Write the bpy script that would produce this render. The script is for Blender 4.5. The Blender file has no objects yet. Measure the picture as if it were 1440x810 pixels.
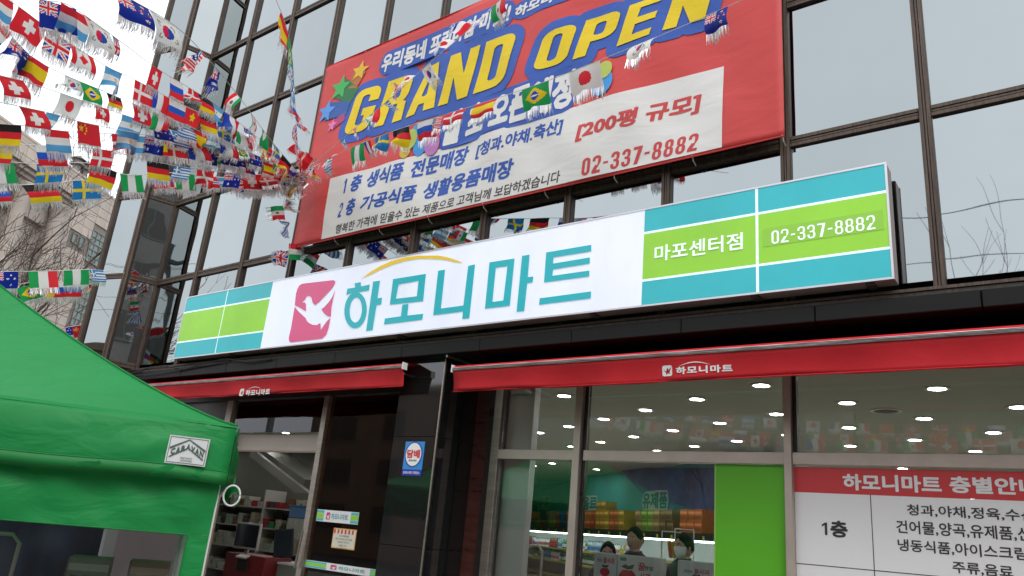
import bpy, bmesh, math, random
import numpy as np
from mathutils import Vector, Matrix
from mathutils.geometry import delaunay_2d_cdt

S = bpy.context.scene
COL = S.collection
random.seed(7)
rnd = random.Random(11)

# ------------------------------------------------------------------ camera
D = 6.0                       # the photographer stands 6 m from the glass facade (plane y = 0)
EYE = Vector((0.0, -D, 1.6))
FPX = 1080.3                  # focal length in photograph pixels (1440 wide)
RX = Vector((0.80312955, 0.58925697, 0.08808601))      # camera right
RDN = Vector((-0.11473279, 0.29803412, -0.94763498))   # camera down
RF = Vector((-0.58465315, 0.7509673, 0.3069671))       # camera forward
cam_d = bpy.data.cameras.new("camera")
cam = bpy.data.objects.new("camera", cam_d)
COL.objects.link(cam)
S.camera = cam
cam_d.sensor_width = 36.0
cam_d.lens = 36.0 * FPX / 1440.0
cam_d.clip_start = 0.05
cam_d.clip_end = 2000
up = -RDN
cam.matrix_world = Matrix(((RX.x, up.x, -RF.x, EYE.x), (RX.y, up.y, -RF.y, EYE.y), (RX.z, up.z, -RF.z, EYE.z), (0, 0, 0, 1)))

# ------------------------------------------------------------------ light: pale overcast daylight
SUN_EL, SUN_AZ = math.radians(50), math.radians(128)
w = bpy.data.worlds.new("World"); S.world = w; w.use_nodes = True
nt = w.node_tree; nt.nodes.clear()
sky = nt.nodes.new("ShaderNodeTexSky"); sky.sky_type = 'NISHITA'; sky.sun_disc = False
sky.sun_elevation = SUN_EL; sky.sun_rotation = SUN_AZ; sky.air_density = 1.0; sky.dust_density = 6.0; sky.ozone_density = 1.0
hs = nt.nodes.new("ShaderNodeHueSaturation"); hs.inputs['Saturation'].default_value = 0.35
mixc = nt.nodes.new("ShaderNodeMixRGB"); mixc.blend_type = 'MIX'; mixc.inputs[0].default_value = 0.6
mixc.inputs[2].default_value = (12.6, 13.2, 13.8, 1)          # even cloud deck in front of the clear sky
tcn = nt.nodes.new("ShaderNodeTexCoord"); cn = nt.nodes.new("ShaderNodeTexNoise"); cn.inputs['Scale'].default_value = 1.6; cn.inputs['Detail'].default_value = 4
cm = nt.nodes.new("ShaderNodeMapRange"); cm.inputs['To Min'].default_value = 0.93; cm.inputs['To Max'].default_value = 1.07
mul = nt.nodes.new("ShaderNodeVectorMath"); mul.operation = 'SCALE'
bg = nt.nodes.new("ShaderNodeBackground"); bg.inputs['Strength'].default_value = 0.15
wo = nt.nodes.new("ShaderNodeOutputWorld")
nt.links.new(sky.outputs[0], hs.inputs['Color']); nt.links.new(hs.outputs[0], mixc.inputs[1])
nt.links.new(tcn.outputs['Generated'], cn.inputs['Vector']); nt.links.new(cn.outputs['Fac'], cm.inputs['Value'])
nt.links.new(mixc.outputs[0], mul.inputs[0]); nt.links.new(cm.outputs[0], mul.inputs['Scale'])
nt.links.new(mul.outputs[0], bg.inputs['Color']); nt.links.new(bg.outputs[0], wo.inputs[0])
sl = bpy.data.lights.new("sun", 'SUN'); sl.energy = 0.9; sl.angle = math.radians(25); sl.color = (1, .97, .93)
so = bpy.data.objects.new("sun", sl); COL.objects.link(so)
# Nishita: rotation 0 = +Y, clockwise seen from above
sd = Vector((math.sin(SUN_AZ) * math.cos(SUN_EL), math.cos(SUN_AZ) * math.cos(SUN_EL), math.sin(SUN_EL)))
so.rotation_euler = sd.to_track_quat('Z', 'Y').to_euler()
S.view_settings.view_transform = 'Standard'; S.view_settings.look = 'None'
S.view_settings.exposure = 0.2; S.view_settings.gamma = 1.0
S.view_settings.use_curve_mapping = False
S.render.engine = 'CYCLES'
S.cycles.max_bounces = 8; S.cycles.transparent_max_bounces = 16; S.cycles.glossy_bounces = 4; S.cycles.diffuse_bounces = 3
S.cycles.caustics_reflective = False; S.cycles.caustics_refractive = False
S.cycles.use_denoising = True; S.cycles.sample_clamp_indirect = 6

# ------------------------------------------------------------------ survey helpers
def ray(px, py):
    return RX * ((px - 720) / FPX) + RDN * ((py - 405) / FPX) + RF
def at(px, py, y=0.0):
    """point of the vertical plane Y = y seen at a photograph pixel"""
    d = ray(px, py); t = (y + D) / d.y
    return EYE + d * t
def at_z(px, py, z):
    d = ray(px, py); return EYE + d * ((z - EYE.z) / d.z)
def deep(px, py, dep):
    return EYE + ray(px, py) * dep

# ------------------------------------------------------------------ objects
def put(o, parent=None):
    COL.objects.link(o)
    if parent is not None: o.parent = parent
    return o
def mesh_obj(name, verts, faces, mats, parent=None, smooth=False, fm=None):
    me = bpy.data.meshes.new(name)
    me.from_pydata([tuple(v) for v in verts], [], faces)
    for m in (mats if isinstance(mats, (list, tuple)) else [mats]): me.materials.append(m)
    if fm: me.polygons.foreach_set('material_index', fm)
    if smooth: me.polygons.foreach_set('use_smooth', [True] * len(faces))
    me.update()
    return put(bpy.data.objects.new(name, me), parent)
def tag(o, label=None, cat=None, group=None, kind=None):
    if label: o['label'] = label
    if cat: o['category'] = cat
    if group: o['group'] = group
    if kind: o['kind'] = kind
    return o
def thing(name, label, cat, loc=(0, 0, 0), group=None):
    o = bpy.data.objects.new(name, None); o.empty_display_size = .1
    o.location = loc; put(o); bpy.context.view_layer.update() if False else None
    return tag(o, label, cat, group)
def under(o, parent):
    """parent a mesh given in world coordinates to an Empty that is only moved, not turned"""
    o.parent = parent
    o.location = Vector(o.location) - Vector(parent.location)
    return o

class MB:
    def __init__(s): s.v = []; s.f = []; s.m = []
    def quad(s, a, b, c, d, mi=0):
        n = len(s.v); s.v += [Vector(a), Vector(b), Vector(c), Vector(d)]; s.f.append((n, n+1, n+2, n+3)); s.m.append(mi)
    def box(s, x0, x1, y0, y1, z0, z1, mi=0):
        n = len(s.v)
        s.v += [Vector((x, y, z)) for z in (z0, z1) for y in (y0, y1) for x in (x0, x1)]
        for q in ((0,2,3,1),(4,5,7,6),(0,1,5,4),(2,6,7,3),(0,4,6,2),(1,3,7,5)):
            s.f.append(tuple(n+i for i in q)); s.m.append(mi)
        return s
    def obox(s, c, ax, ay, az, hx, hy, hz, mi=0):
        n = len(s.v); c = Vector(c)
        for k in (-1, 1):
            for j in (-1, 1):
                for i in (-1, 1): s.v.append(c + ax*hx*i + ay*hy*j + az*hz*k)
        for q in ((0,2,3,1),(4,5,7,6),(0,1,5,4),(2,6,7,3),(0,4,6,2),(1,3,7,5)):
            s.f.append(tuple(n+i for i in q)); s.m.append(mi)
        return s
    def tube(s, pts, rad, seg=6, mi=0, cap=True):
        pts = [Vector(p) for p in pts]; n0 = len(s.v)
        rads = rad if isinstance(rad, (list, tuple)) else [rad]*len(pts)
        prev = None
        for i, p in enumerate(pts):
            t = (pts[min(i+1, len(pts)-1)] - pts[max(i-1, 0)])
            if t.length < 1e-9: t = Vector((0, 0, 1))
            t.normalize()
            if prev is None:
                u = t.cross(Vector((0, 0, 1)))
                if u.length < .05: u = t.cross(Vector((1, 0, 0)))
            else: u = prev - t * prev.dot(t)
            u.normalize(); prev = u; v2 = t.cross(u)
            for k in range(seg):
                a = 2*math.pi*k/seg; s.v.append(p + (u*math.cos(a) + v2*math.sin(a))*rads[i])
        for i in range(len(pts)-1):
            for k in range(seg):
                a = n0+i*seg+k; b = n0+i*seg+(k+1) % seg
                s.f.append((a, b, b+seg, a+seg)); s.m.append(mi)
        if cap and seg > 2:
            s.f.append(tuple(n0+k for k in range(seg))[::-1]); s.m.append(mi)
            s.f.append(tuple(n0+(len(pts)-1)*seg+k for k in range(seg))); s.m.append(mi)
        return s
    def lathe(s, c, prof, seg=16, mi=0):
        n0 = len(s.v); c = Vector(c)
        for r, z in prof:
            for k in range(seg):
                a = 2*math.pi*k/seg; s.v.append(c + Vector((r*math.cos(a), r*math.sin(a), z)))
        for i in range(len(prof)-1):
            for k in range(seg):
                a = n0+i*seg+k; b = n0+i*seg+(k+1) % seg
                s.f.append((a, b, b+seg, a+seg)); s.m.append(mi)
        s.f.append(tuple(n0+k for k in range(seg))[::-1]); s.m.append(mi)
        s.f.append(tuple(n0+(len(prof)-1)*seg+k for k in range(seg))); s.m.append(mi)
        return s
    def build(s, name, mats, parent=None, smooth=False, world=True):
        o = mesh_obj(name, s.v, s.f, mats, None, smooth, s.m if isinstance(mats, (list, tuple)) and len(mats) > 1 else None)
        if parent is not None:
            if world: under(o, parent)
            else: o.parent = parent
        return o
def bevel(o, wdt=.01, seg=2):
    m = o.modifiers.new('bevel', 'BEVEL'); m.width = wdt; m.segments = seg; m.limit_method = 'ANGLE'; return o
def dup(o, parent=None, kids=True):
    c = o.copy(); put(c)
    if parent is not None: c.parent = parent
    if kids:
        for ch in list(o.children): dup(ch, c)
    return c

# ------------------------------------------------------------------ flat shapes (prints, lettering)
def inside(p, poly):
    x, y = p; c = False; j = len(poly)-1
    for i in range(len(poly)):
        xi, yi = poly[i]; xj, yj = poly[j]
        if (yi > y) != (yj > y) and x < (xj-xi)*(y-yi)/(yj-yi)+xi: c = not c
        j = i
    return c
def shape(add, sub=()):
    """2-D union of polygons minus holes, as clean non-overlapping triangles"""
    vs, fs, ed = [], [], []
    for p in list(add)+list(sub):
        n = len(vs); vs += [Vector(q) for q in p]; ed += [(n+i, n+(i+1) % len(p)) for i in range(len(p))]
    r = delaunay_2d_cdt(vs, ed, [], 0, 1e-5)
    V = [tuple(v) for v in r[0]]; out = []
    for f in r[2]:
        c = (sum(V[i][0] for i in f)/len(f), sum(V[i][1] for i in f)/len(f))
        if any(inside(c, a) for a in add) and not any(inside(c, b) for b in sub): out.append(tuple(f))
    return V, out
def union(V, F):
    F = [f for f in F if abs(sum(V[f[i]][0]*V[f[(i+1) % len(f)]][1]-V[f[(i+1) % len(f)]][0]*V[f[i]][1] for i in range(len(f)))) > 1e-9]
    r = delaunay_2d_cdt([Vector(v) for v in V], [], facing_front(V, F), 0, 1e-6, True)
    return [tuple(v) for v in r[0]], [tuple(f) for f, o in zip(r[2], r[5]) if len(o)]
def dilate(V, F, wdt, seg=8):
    cnt = {}
    for f in F:
        for i in range(len(f)):
            k = tuple(sorted((f[i], f[(i+1) % len(f)]))); cnt[k] = cnt.get(k, 0)+1
    b = [k for k, n in cnt.items() if n == 1]
    vs = list(V); fs = list(F)
    for i in {i for k in b for i in k}:
        n = len(vs); vs += [(V[i][0]+wdt*math.cos(2*math.pi*(q+.5)/seg), V[i][1]+wdt*math.sin(2*math.pi*(q+.5)/seg)) for q in range(seg)]
        fs.append(tuple(range(n, n+seg)))
    per = 0
    for i, j in b:
        a = Vector(V[i]); c = Vector(V[j]); d = c-a
        if d.length < 1e-6: continue
        per += d.length; d.normalize(); q = Vector((-d.y, d.x))*wdt; n = len(vs)
        vs += [tuple(a-q), tuple(c-q), tuple(c+q), tuple(a+q)]; fs.append((n, n+1, n+2, n+3))
    area = lambda P, Q: sum(abs(sum(P[f[i]][0]*P[f[(i+1) % len(f)]][1]-P[f[(i+1) % len(f)]][0]*P[f[i]][1] for i in range(len(f))))/2 for f in Q)
    lim = area(V, F)+per*wdt*1.02+len(b)*wdt*wdt*.05+1e-6; r = random.Random(1)
    for k in range(10):
        P, Q = union(vs, fs)
        if area(P, Q) <= lim: return P, Q
        vs = [(v[0]+r.uniform(-2e-4, 2e-4), v[1]+r.uniform(-2e-4, 2e-4)) for v in vs]
    print('dilate fell back'); return V, F
_tc_keep = {}
def text2d(body, bold=0.0, shear=0.0, res=3, spacing=1.0):
    """outlines of a text filled by winding number, so that overlapping bold outlines never fold"""
    c = bpy.data.curves.new('text_source', 'FONT'); c.body = body; c.size = 1; c.offset = bold; c.shear = shear; c.resolution_u = res
    c.space_character = spacing; c.fill_mode = 'NONE'
    o = bpy.data.objects.new('text_source', c)
    me = bpy.data.meshes.new_from_object(o)
    V = [(v.co.x, v.co.y) for v in me.vertices]; E = [tuple(e.vertices) for e in me.edges]
    bpy.data.objects.remove(o); bpy.data.curves.remove(c); bpy.data.meshes.remove(me)
    r = delaunay_2d_cdt([Vector(v) for v in V], E, [], 0, 1e-6)
    P = [tuple(v) for v in r[0]]; F = [tuple(f) for f in r[2]]
    C_ = np.array([[sum(P[i][0] for i in f)/len(f), sum(P[i][1] for i in f)/len(f)] for f in F])
    A = np.array([V[e[0]] for e in E]); B = np.array([V[e[1]] for e in E])
    wn = np.zeros(len(F), int)
    for k0 in range(0, len(F), 400):
        cx = C_[k0:k0+400, 0:1]; cy = C_[k0:k0+400, 1:2]
        upw = (A[:, 1] <= cy) & (B[:, 1] > cy); dnw = (A[:, 1] > cy) & (B[:, 1] <= cy)
        side = (B[:, 0]-A[:, 0])*(cy-A[:, 1])-(cx-A[:, 0])*(B[:, 1]-A[:, 1])
        wn[k0:k0+400] = (upw & (side > 0)).sum(1)-(dnw & (side < 0)).sum(1)
    # outer contours of the two fonts turn opposite ways: take the sign of the larger total area
    ar = 0.5*(A[:, 0]*B[:, 1]-B[:, 0]*A[:, 1]).sum()
    keep = wn > 0 if ar > 0 else wn < 0
    F = [f for f, k in zip(F, keep) if k]
    used = sorted({i for f in F for i in f}); ix = {u: n for n, u in enumerate(used)}
    P, F = [P[u] for u in used], [tuple(ix[i] for i in f) for f in F]
    return dilate(P, F, bold*.8, 6) if bold else (P, F)
def bounds(V):
    xs = [v[0] for v in V]; ys = [v[1] for v in V]; return min(xs), max(xs), min(ys), max(ys)
def fit(V, x0, x1, z0, z1):
    a, b, c, d = bounds(V)
    return [(x0+(v[0]-a)/(b-a)*(x1-x0), z0+(v[1]-c)/(d-c)*(z1-z0)) for v in V]
def facing_front(V, F):
    out = []
    for f in F:
        s = 0
        for i in range(len(f)):
            x0, y0 = V[f[i]]; x1, y1 = V[f[(i+1) % len(f)]]; s += x0*y1-x1*y0
        out.append(f if s > 0 else tuple(reversed(f)))
    return out
def print_on(name, V, F, y, m, parent=None, fy=None):
    """put a flat shape on the vertical plane y (or on y = fy(x, z)), facing the street"""
    F = facing_front(V, F)
    o = mesh_obj(name, [(v[0], (y if fy is None else fy(v[0], v[1])+y), v[1]) for v in V], F, m)
    if parent is not None: under(o, parent)
    return o
def px2(pts, y):
    r = []
    for p in pts:
        q = at(p[0], p[1], y); r.append((q.x, q.z))
    return r
def rrect(x0, z0, x1, z1, r, n=5):
    r = min(r, (x1-x0)/2-1e-4, (z1-z0)/2-1e-4); P = []
    for cx, cz, a0 in ((x1-r, z1-r, 0), (x0+r, z1-r, 90), (x0+r, z0+r, 180), (x1-r, z0+r, 270)):
        for k in range(n+1):
            a = math.radians(a0+90*k/n); P.append((cx+r*math.cos(a), cz+r*math.sin(a)))
    return P
def text_px(name, body, bl, tr, y, m, parent, bold=.03, shear=0, fy=None, res=3, spacing=1.0):
    V, F = text2d(body, bold, shear, res, spacing)
    a = at(*bl, y); b = at(*tr, y)
    V = fit(V, a.x, b.x, a.z, b.z)
    return print_on(name, V, F, y, m, parent, fy), V, F

# ------------------------------------------------------------------ materials
MATS = {}
def mat(name, col=(.5, .5, .5), rough=.6, metal=0, noise=0, nscale=4, bump=0, bscale=30, emit=0, spec=.5, coat=0, alpha=None, stretch=None, dark=None, coord='Object', sheen=0):
    if name in MATS: return MATS[name]
    m = bpy.data.materials.new(name); m.use_nodes = True; t = m.node_tree; b = t.nodes['Principled BSDF']
    b.inputs['Base Color'].default_value = (*col, 1); b.inputs['Roughness'].default_value = rough; b.inputs['Metallic'].default_value = metal
    b.inputs['Specular IOR Level'].default_value = spec; b.inputs['Coat Weight'].default_value = coat; b.inputs['Coat Roughness'].default_value = .05
    if emit: b.inputs['Emission Color'].default_value = (*col, 1); b.inputs['Emission Strength'].default_value = emit
    if noise or bump:
        tc = t.nodes.new('ShaderNodeTexCoord'); mp = t.nodes.new('ShaderNodeMapping')
        if stretch: mp.inputs['Scale'].default_value = stretch
        t.links.new(tc.outputs[coord], mp.inputs[0])
    if noise:
        n = t.nodes.new('ShaderNodeTexNoise'); n.inputs['Scale'].default_value = nscale; n.inputs['Detail'].default_value = 6; n.inputs['Roughness'].default_value = .65
        t.links.new(mp.outputs[0], n.inputs['Vector'])
        r = t.nodes.new('ShaderNodeValToRGB'); d = dark or tuple(c*(1-noise) for c in col)
        r.color_ramp.elements[0].position = .3; r.color_ramp.elements[1].position = .7
        r.color_ramp.elements[0].color = (*d, 1); r.color_ramp.elements[1].color = (*[min(1, c*(1+noise*.5)) for c in col], 1)
        t.links.new(n.outputs['Fac'], r.inputs[0]); t.links.new(r.outputs[0], b.inputs['Base Color'])
        if emit: t.links.new(r.outputs[0], b.inputs['Emission Color'])
        rr = t.nodes.new('ShaderNodeMapRange'); rr.inputs['To Min'].default_value = max(0, rough-.12*min(1, rough*3)); rr.inputs['To Max'].default_value = min(1, rough+.12*min(1, rough*3))
        t.links.new(n.outputs['Fac'], rr.inputs[0]); t.links.new(rr.outputs[0], b.inputs['Roughness'])
    if bump:
        n2 = t.nodes.new('ShaderNodeTexNoise'); n2.inputs['Scale'].default_value = bscale; n2.inputs['Detail'].default_value = 5
        t.links.new(mp.outputs[0], n2.inputs['Vector'])
        bp = t.nodes.new('ShaderNodeBump'); bp.inputs['Strength'].default_value = 1; bp.inputs['Distance'].default_value = bump
        t.links.new(n2.outputs['Fac'], bp.inputs['Height']); t.links.new(bp.outputs[0], b.inputs['Normal'])
    MATS[name] = m
    return m
def glass_mat(name, tint, refl, refl_col=(1, 1, 1), rough=.0):
    m = bpy.data.materials.new(name); m.use_nodes = True; t = m.node_tree; t.nodes.clear()
    o = t.nodes.new('ShaderNodeOutputMaterial'); tr = t.nodes.new('ShaderNodeBsdfTransparent'); gl = t.nodes.new('ShaderNodeBsdfGlossy')
    tr.inputs[0].default_value = (*tint, 1); gl.inputs['Color'].default_value = (*refl_col, 1); gl.inputs['Roughness'].default_value = rough
    fr = t.nodes.new('ShaderNodeFresnel'); fr.inputs['IOR'].default_value = 1.5
    mr = t.nodes.new('ShaderNodeMapRange'); mr.inputs['From Min'].default_value = .04; mr.inputs['From Max'].default_value = 1
    mr.inputs['To Min'].default_value = refl; mr.inputs['To Max'].default_value = 1
    mx = t.nodes.new('ShaderNodeMixShader')
    t.links.new(fr.outputs[0], mr.inputs[0]); t.links.new(mr.outputs[0], mx.inputs[0])
    t.links.new(tr.outputs[0], mx.inputs[1]); t.links.new(gl.outputs[0], mx.inputs[2]); t.links.new(mx.outputs[0], o.inputs[0])
    return m
def cloth_mat(name, col=None, trans=.35, rough=.6, attr=None, bump=0, bscale=3, noise=0, spec=.3, stretch=None, bumps2=0):
    m = bpy.data.materials.new(name); m.use_nodes = True; t = m.node_tree; b = t.nodes['Principled BSDF']; o = t.nodes['Material Output']
    b.inputs['Roughness'].default_value = rough; b.inputs['Specular IOR Level'].default_value = spec
    tl = t.nodes.new('ShaderNodeBsdfTranslucent'); mx = t.nodes.new('ShaderNodeMixShader'); mx.inputs[0].default_value = trans
    if attr:
        a = t.nodes.new('ShaderNodeAttribute'); a.attribute_name = attr; src = a.outputs['Color']
    else:
        rg = t.nodes.new('ShaderNodeRGB'); rg.outputs[0].default_value = (*col, 1); src = rg.outputs[0]
    if noise or bump:
        tc = t.nodes.new('ShaderNodeTexCoord'); mp = t.nodes.new('ShaderNodeMapping'); t.links.new(tc.outputs['Object'], mp.inputs[0])
        if stretch: mp.inputs['Scale'].default_value = stretch
    if noise:
        n = t.nodes.new('ShaderNodeTexNoise'); n.inputs['Scale'].default_value = 2.2; n.inputs['Detail'].default_value = 5; t.links.new(mp.outputs[0], n.inputs['Vector'])
        mr = t.nodes.new('ShaderNodeMapRange'); mr.inputs['To Min'].default_value = 1-noise; mr.inputs['To Max'].default_value = 1+noise*.6
        sc = t.nodes.new('ShaderNodeVectorMath'); sc.operation = 'SCALE'
        t.links.new(n.outputs['Fac'], mr.inputs[0]); t.links.new(src, sc.inputs[0]); t.links.new(mr.outputs[0], sc.inputs['Scale']); src = sc.outputs[0]
    t.links.new(src, b.inputs['Base Color']); t.links.new(src, tl.inputs['Color'])
    if bump:
        n2 = t.nodes.new('ShaderNodeTexNoise'); n2.inputs['Scale'].default_value = bscale; n2.inputs['Detail'].default_value = 3; n2.inputs['Distortion'].default_value = .6
        t.links.new(mp.outputs[0], n2.inputs['Vector'])
        bp = t.nodes.new('ShaderNodeBump'); bp.inputs['Distance'].default_value = bump; bp.inputs['Strength'].default_value = 1
        t.links.new(n2.outputs['Fac'], bp.inputs['Height']); t.links.new(bp.outputs[0], b.inputs['Normal']); t.links.new(bp.outputs[0], tl.inputs['Normal'])
    t.links.new(b.outputs[0], mx.inputs[1]); t.links.new(tl.outputs[0], mx.inputs[2]); t.links.new(mx.outputs[0], o.inputs[0])
    MATS[name] = m
    return m

M_asphalt = mat('asphalt', (.05, .05, .052), .9, noise=.3, nscale=2, bump=.004, bscale=120)
M_paving = mat('paving_concrete', (.26, .25, .235), .85, noise=.2, nscale=3, bump=.003, bscale=60)
M_bronze = mat('bronze_frame', (.085, .062, .050), .45, metal=.3, noise=.5, nscale=5, stretch=(6, 6, .6), bump=.0015, bscale=40, dark=(.022, .016, .013))
M_bronze_worn = mat('worn_bronze_cap', (.10, .068, .05), .6, metal=.2, noise=.65, nscale=7, stretch=(9, 9, .5), bump=.001, bscale=60, dark=(.03, .02, .016))
M_black = mat('black_soffit', (.006, .006, .006), .5, noise=.3, nscale=2, spec=.25)
M_seal = mat('rubber_seal', (.01, .01, .01), .7)
# reflective solar glass
def mirror_glass(name, col):
    m = bpy.data.materials.new(name); m.use_nodes = True; t = m.node_tree; b = t.nodes['Principled BSDF']
    b.inputs['Metallic'].default_value = 1; b.inputs['Roughness'].default_value = .015
    tc = t.nodes.new('ShaderNodeTexCoord'); n = t.nodes.new('ShaderNodeTexNoise'); n.inputs['Scale'].default_value = 1.1; n.inputs['Detail'].default_value = 3
    r = t.nodes.new('ShaderNodeMapRange'); r.inputs['To Min'].default_value = .93; r.inputs['To Max'].default_value = 1.05
    oi = t.nodes.new('ShaderNodeObjectInfo'); r2 = t.nodes.new('ShaderNodeMapRange'); r2.inputs['To Min'].default_value = .9; r2.inputs['To Max'].default_value = 1.08; mm = t.nodes.new('ShaderNodeMath'); mm.operation = 'MULTIPLY'
    sc = t.nodes.new('ShaderNodeVectorMath'); sc.operation = 'SCALE'; sc.inputs[0].default_value = col
    t.links.new(tc.outputs['Object'], n.inputs['Vector']); t.links.new(n.outputs['Fac'], r.inputs[0]); t.links.new(oi.outputs['Random'], r2.inputs[0]); t.links.new(r.outputs[0], mm.inputs[0]); t.links.new(r2.outputs[0], mm.inputs[1]); t.links.new(mm.outputs[0], sc.inputs['Scale']); t.links.new(sc.outputs[0], b.inputs['Base Color'])
    n2 = t.nodes.new('ShaderNodeTexNoise'); n2.inputs['Scale'].default_value = 1.3; n2.inputs['Detail'].default_value = 1
    bp = t.nodes.new('ShaderNodeBump'); bp.inputs['Distance'].default_value = .005; t.links.new(tc.outputs['Object'], n2.inputs['Vector']); t.links.new(n2.outputs['Fac'], bp.inputs['Height']); t.links.new(bp.outputs[0], b.inputs['Normal'])
    return m
M_mirror = mirror_glass('solar_glass', (.325, .353, .358))
M_shop_glass = glass_mat('shop_glass', (.94, .97, .95), .068, (.9, .9, .95))
M_dark_glass = glass_mat('tinted_shop_glass', (.80, .62, .55), .06, (.95, .85, .78))
M_steel = mat('brushed_steel', (.42, .36, .31), .35, metal=.8, noise=.2, nscale=3, stretch=(1, 1, 12))
M_steel_pale = mat('pale_steel', (.55, .47, .41), .4, metal=.55, noise=.12, nscale=4)
M_white = mat('white_paint', (.78, .78, .76), .5, noise=.05)
M_ceiling = mat('ceiling_paint', (.46, .48, .40), .8, noise=.05, nscale=1)
M_wall_in = mat('interior_wall', (.62, .62, .58), .8, noise=.08, nscale=1)
M_floor_in = mat('tile_floor', (.5, .48, .44), .3, noise=.1, nscale=2)
M_lamp = mat('lamp_face', (1, .98, .94), .5, emit=42)
M_redfab = cloth_mat('red_awning_fabric', (.56, .024, .032), .12, .6, noise=.22, bump=.010, bscale=3, spec=.2)
M_wood = mat('dark_red_panel', (.075, .025, .02), .3, noise=.5, nscale=3, stretch=(1, 1, 6), coat=.3)

ONES = ['first', 'second', 'third', 'fourth', 'fifth', 'sixth', 'seventh', 'eighth', 'ninth', 'tenth', 'eleventh', 'twelfth', 'thirteenth', 'fourteenth', 'fifteenth', 'sixteenth', 'seventeenth', 'eighteenth', 'nineteenth']
def nth(n):
    n += 1
    if n < 20: return ONES[n-1]
    t, u = divmod(n, 10)
    return ['', '', 'twentieth', 'thirtieth', 'fortieth', 'fiftieth', 'sixtieth', 'seventieth', 'eightieth', 'ninetieth'][t] if u == 0 else ['', '', 'twenty', 'thirty', 'forty', 'fifty', 'sixty', 'seventy', 'eighty', 'ninety'][t]+'-'+ONES[u-1]
# ================================================================== the setting
g = MB(); g.box(-150, 150, -150, 150, -.5, 0)
tag(g.build('street', M_asphalt), kind='structure')
g = MB(); g.box(-60, 60, -8.6, .55, .004, .12)
tag(bevel(g.build('pavement', M_paving), .015), kind='structure')
g = MB(); g.box(-60, 60, -8.76, -8.6, .004, .125)
tag(bevel(g.build('kerb', mat('kerb_stone', (.33, .32, .3), .8, noise=.2)), .015), kind='structure')

# ------------------------------------------------------------------ market building
K = D/7.2
bld = thing('market_building', 'commercial building with bronze framed mirror glass over a black soffit and shop front', 'building', (0, 0, 0))
MX = [x*K for x in (-14.4, -13.0, -11.6, -10.2, -8.81, -7.45, -6.16, -4.84, -3.53, -2.2, -.91, .41, 1.73, 3.05, 4.4, 5.7)]
TZ = [1.6+z*K for z in (2.42, 4.1, 5.8, 7.45, 9.28, 11.0, 12.7)]
MW = .043      # half width of a mullion
def cap_bar(a, b, n, hw, name, parent=None, mat_=None, dep=.036):
    """a framing bar from a to b: two fins with a recessed groove, n = outward direction"""
    a = Vector(a); b = Vector(b); t = (b-a); L = t.length; t.normalize(); s = t.cross(n); s.normalize(); c = (a+b)/2
    m = MB()
    m.obox(c + n*(dep*.5-.02), s, t, n, hw*.98, L/2, dep*.5, 0)
    for k in (-1, 1): m.obox(c + s*hw*.62*k + n*(dep-.012), s, t, n, hw*.3, L/2-.001, .016, 1)
    m.obox(c + n*(dep-.012), s, t, n, hw*.16, L/2-.002, .011, 1)
    return m.build(name, [M_bronze, mat_ or M_bronze_worn], bld)
FR = Vector((0, -1, 0))
for x in MX:
    cap_bar((x, 0, TZ[0]-.05), (x, 0, TZ[-1]), FR, MW, 'mullion')
for i in range(len(MX)-1):
    for z in TZ[1:]:
        cap_bar((MX[i]+MW, .004, z), (MX[i+1]-MW, .004, z), FR, .05, 'transom', dep=.028)
# sill under the lowest panes
pane_mesh = None
def pane(c, sx, sz, hx, hz):
    n = sx.cross(sz); n.normalize()
    m = MB(); tilt = Matrix.Rotation(rnd.uniform(-.005, .005), 3, sz) @ Matrix.Rotation(rnd.uniform(-.006, .006), 3, sx)
    m.obox(c, tilt@sx, tilt@n, tilt@sz, hx, .006, hz)
    return m.build('glass_pane', M_mirror, bld)
for i in range(len(MX)-1):
    for j in range(len(TZ)-1):
        cx = (MX[i]+MX[i+1])/2; cz = (TZ[j]+TZ[j+1])/2
        pane(Vector((cx, .012, cz)), Vector((1, 0, 0)), Vector((0, 0, 1)), (MX[i+1]-MX[i])/2-.03, (TZ[j+1]-TZ[j])/2-.03)
# polygonal bay at the left corner
BAY = [Vector((-12.0, 0, 0)), Vector((-12.12, -.46, 0)), Vector((-12.74, -.62, 0)), Vector((-13.0, -.45, 0)), Vector((-13.0, 7, 0))]
for i in range(len(BAY)-1):
    a, b = BAY[i], BAY[i+1]; t = (a-b).normalized(); n = t.cross(Vector((0, 0, 1))).normalized()
    if n.y > 0 and i < 2: n = -n
    if i == 0: n = Vector((abs(t.y), -abs(t.x)*1, 0)).normalized()
    L = (a-b).length
    out = n
    for z in TZ:
        cap_bar(b+t*.04+Vector((0, 0, z)), a-t*.04+Vector((0, 0, z)), out, .045, 'bay_transom', dep=.028)
    for j in range(len(TZ)-1):
        pane((a+b)/2+Vector((0, 0, (TZ[j]+TZ[j+1])/2)), t, Vector((0, 0, 1)), L/2-.03, (TZ[j+1]-TZ[j])/2-.03)
for i in (1, 2, 3):
    p = BAY[i]; d = (p-Vector((-12.6, .6, 0))).normalized()
    cap_bar(p+Vector((0, 0, TZ[0]-.08)), p+Vector((0, 0, TZ[-1])), d, .05, 'mullion')
# bay bottom plate
v = [(p.x*1.0, p.y, TZ[0]-.10) for p in BAY]+[(-12.0, 7, TZ[0]-.10)]
v2 = [(x, y, z+.06) for x, y, z in v]; n = len(v)
f = [tuple(range(n)), tuple(range(n, 2*n))[::-1]]+[(i, (i+1) % n, n+(i+1) % n, n+i) for i in range(n)]
under(mesh_obj('bay_floor', v+v2, f, M_bronze), bld)
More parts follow.
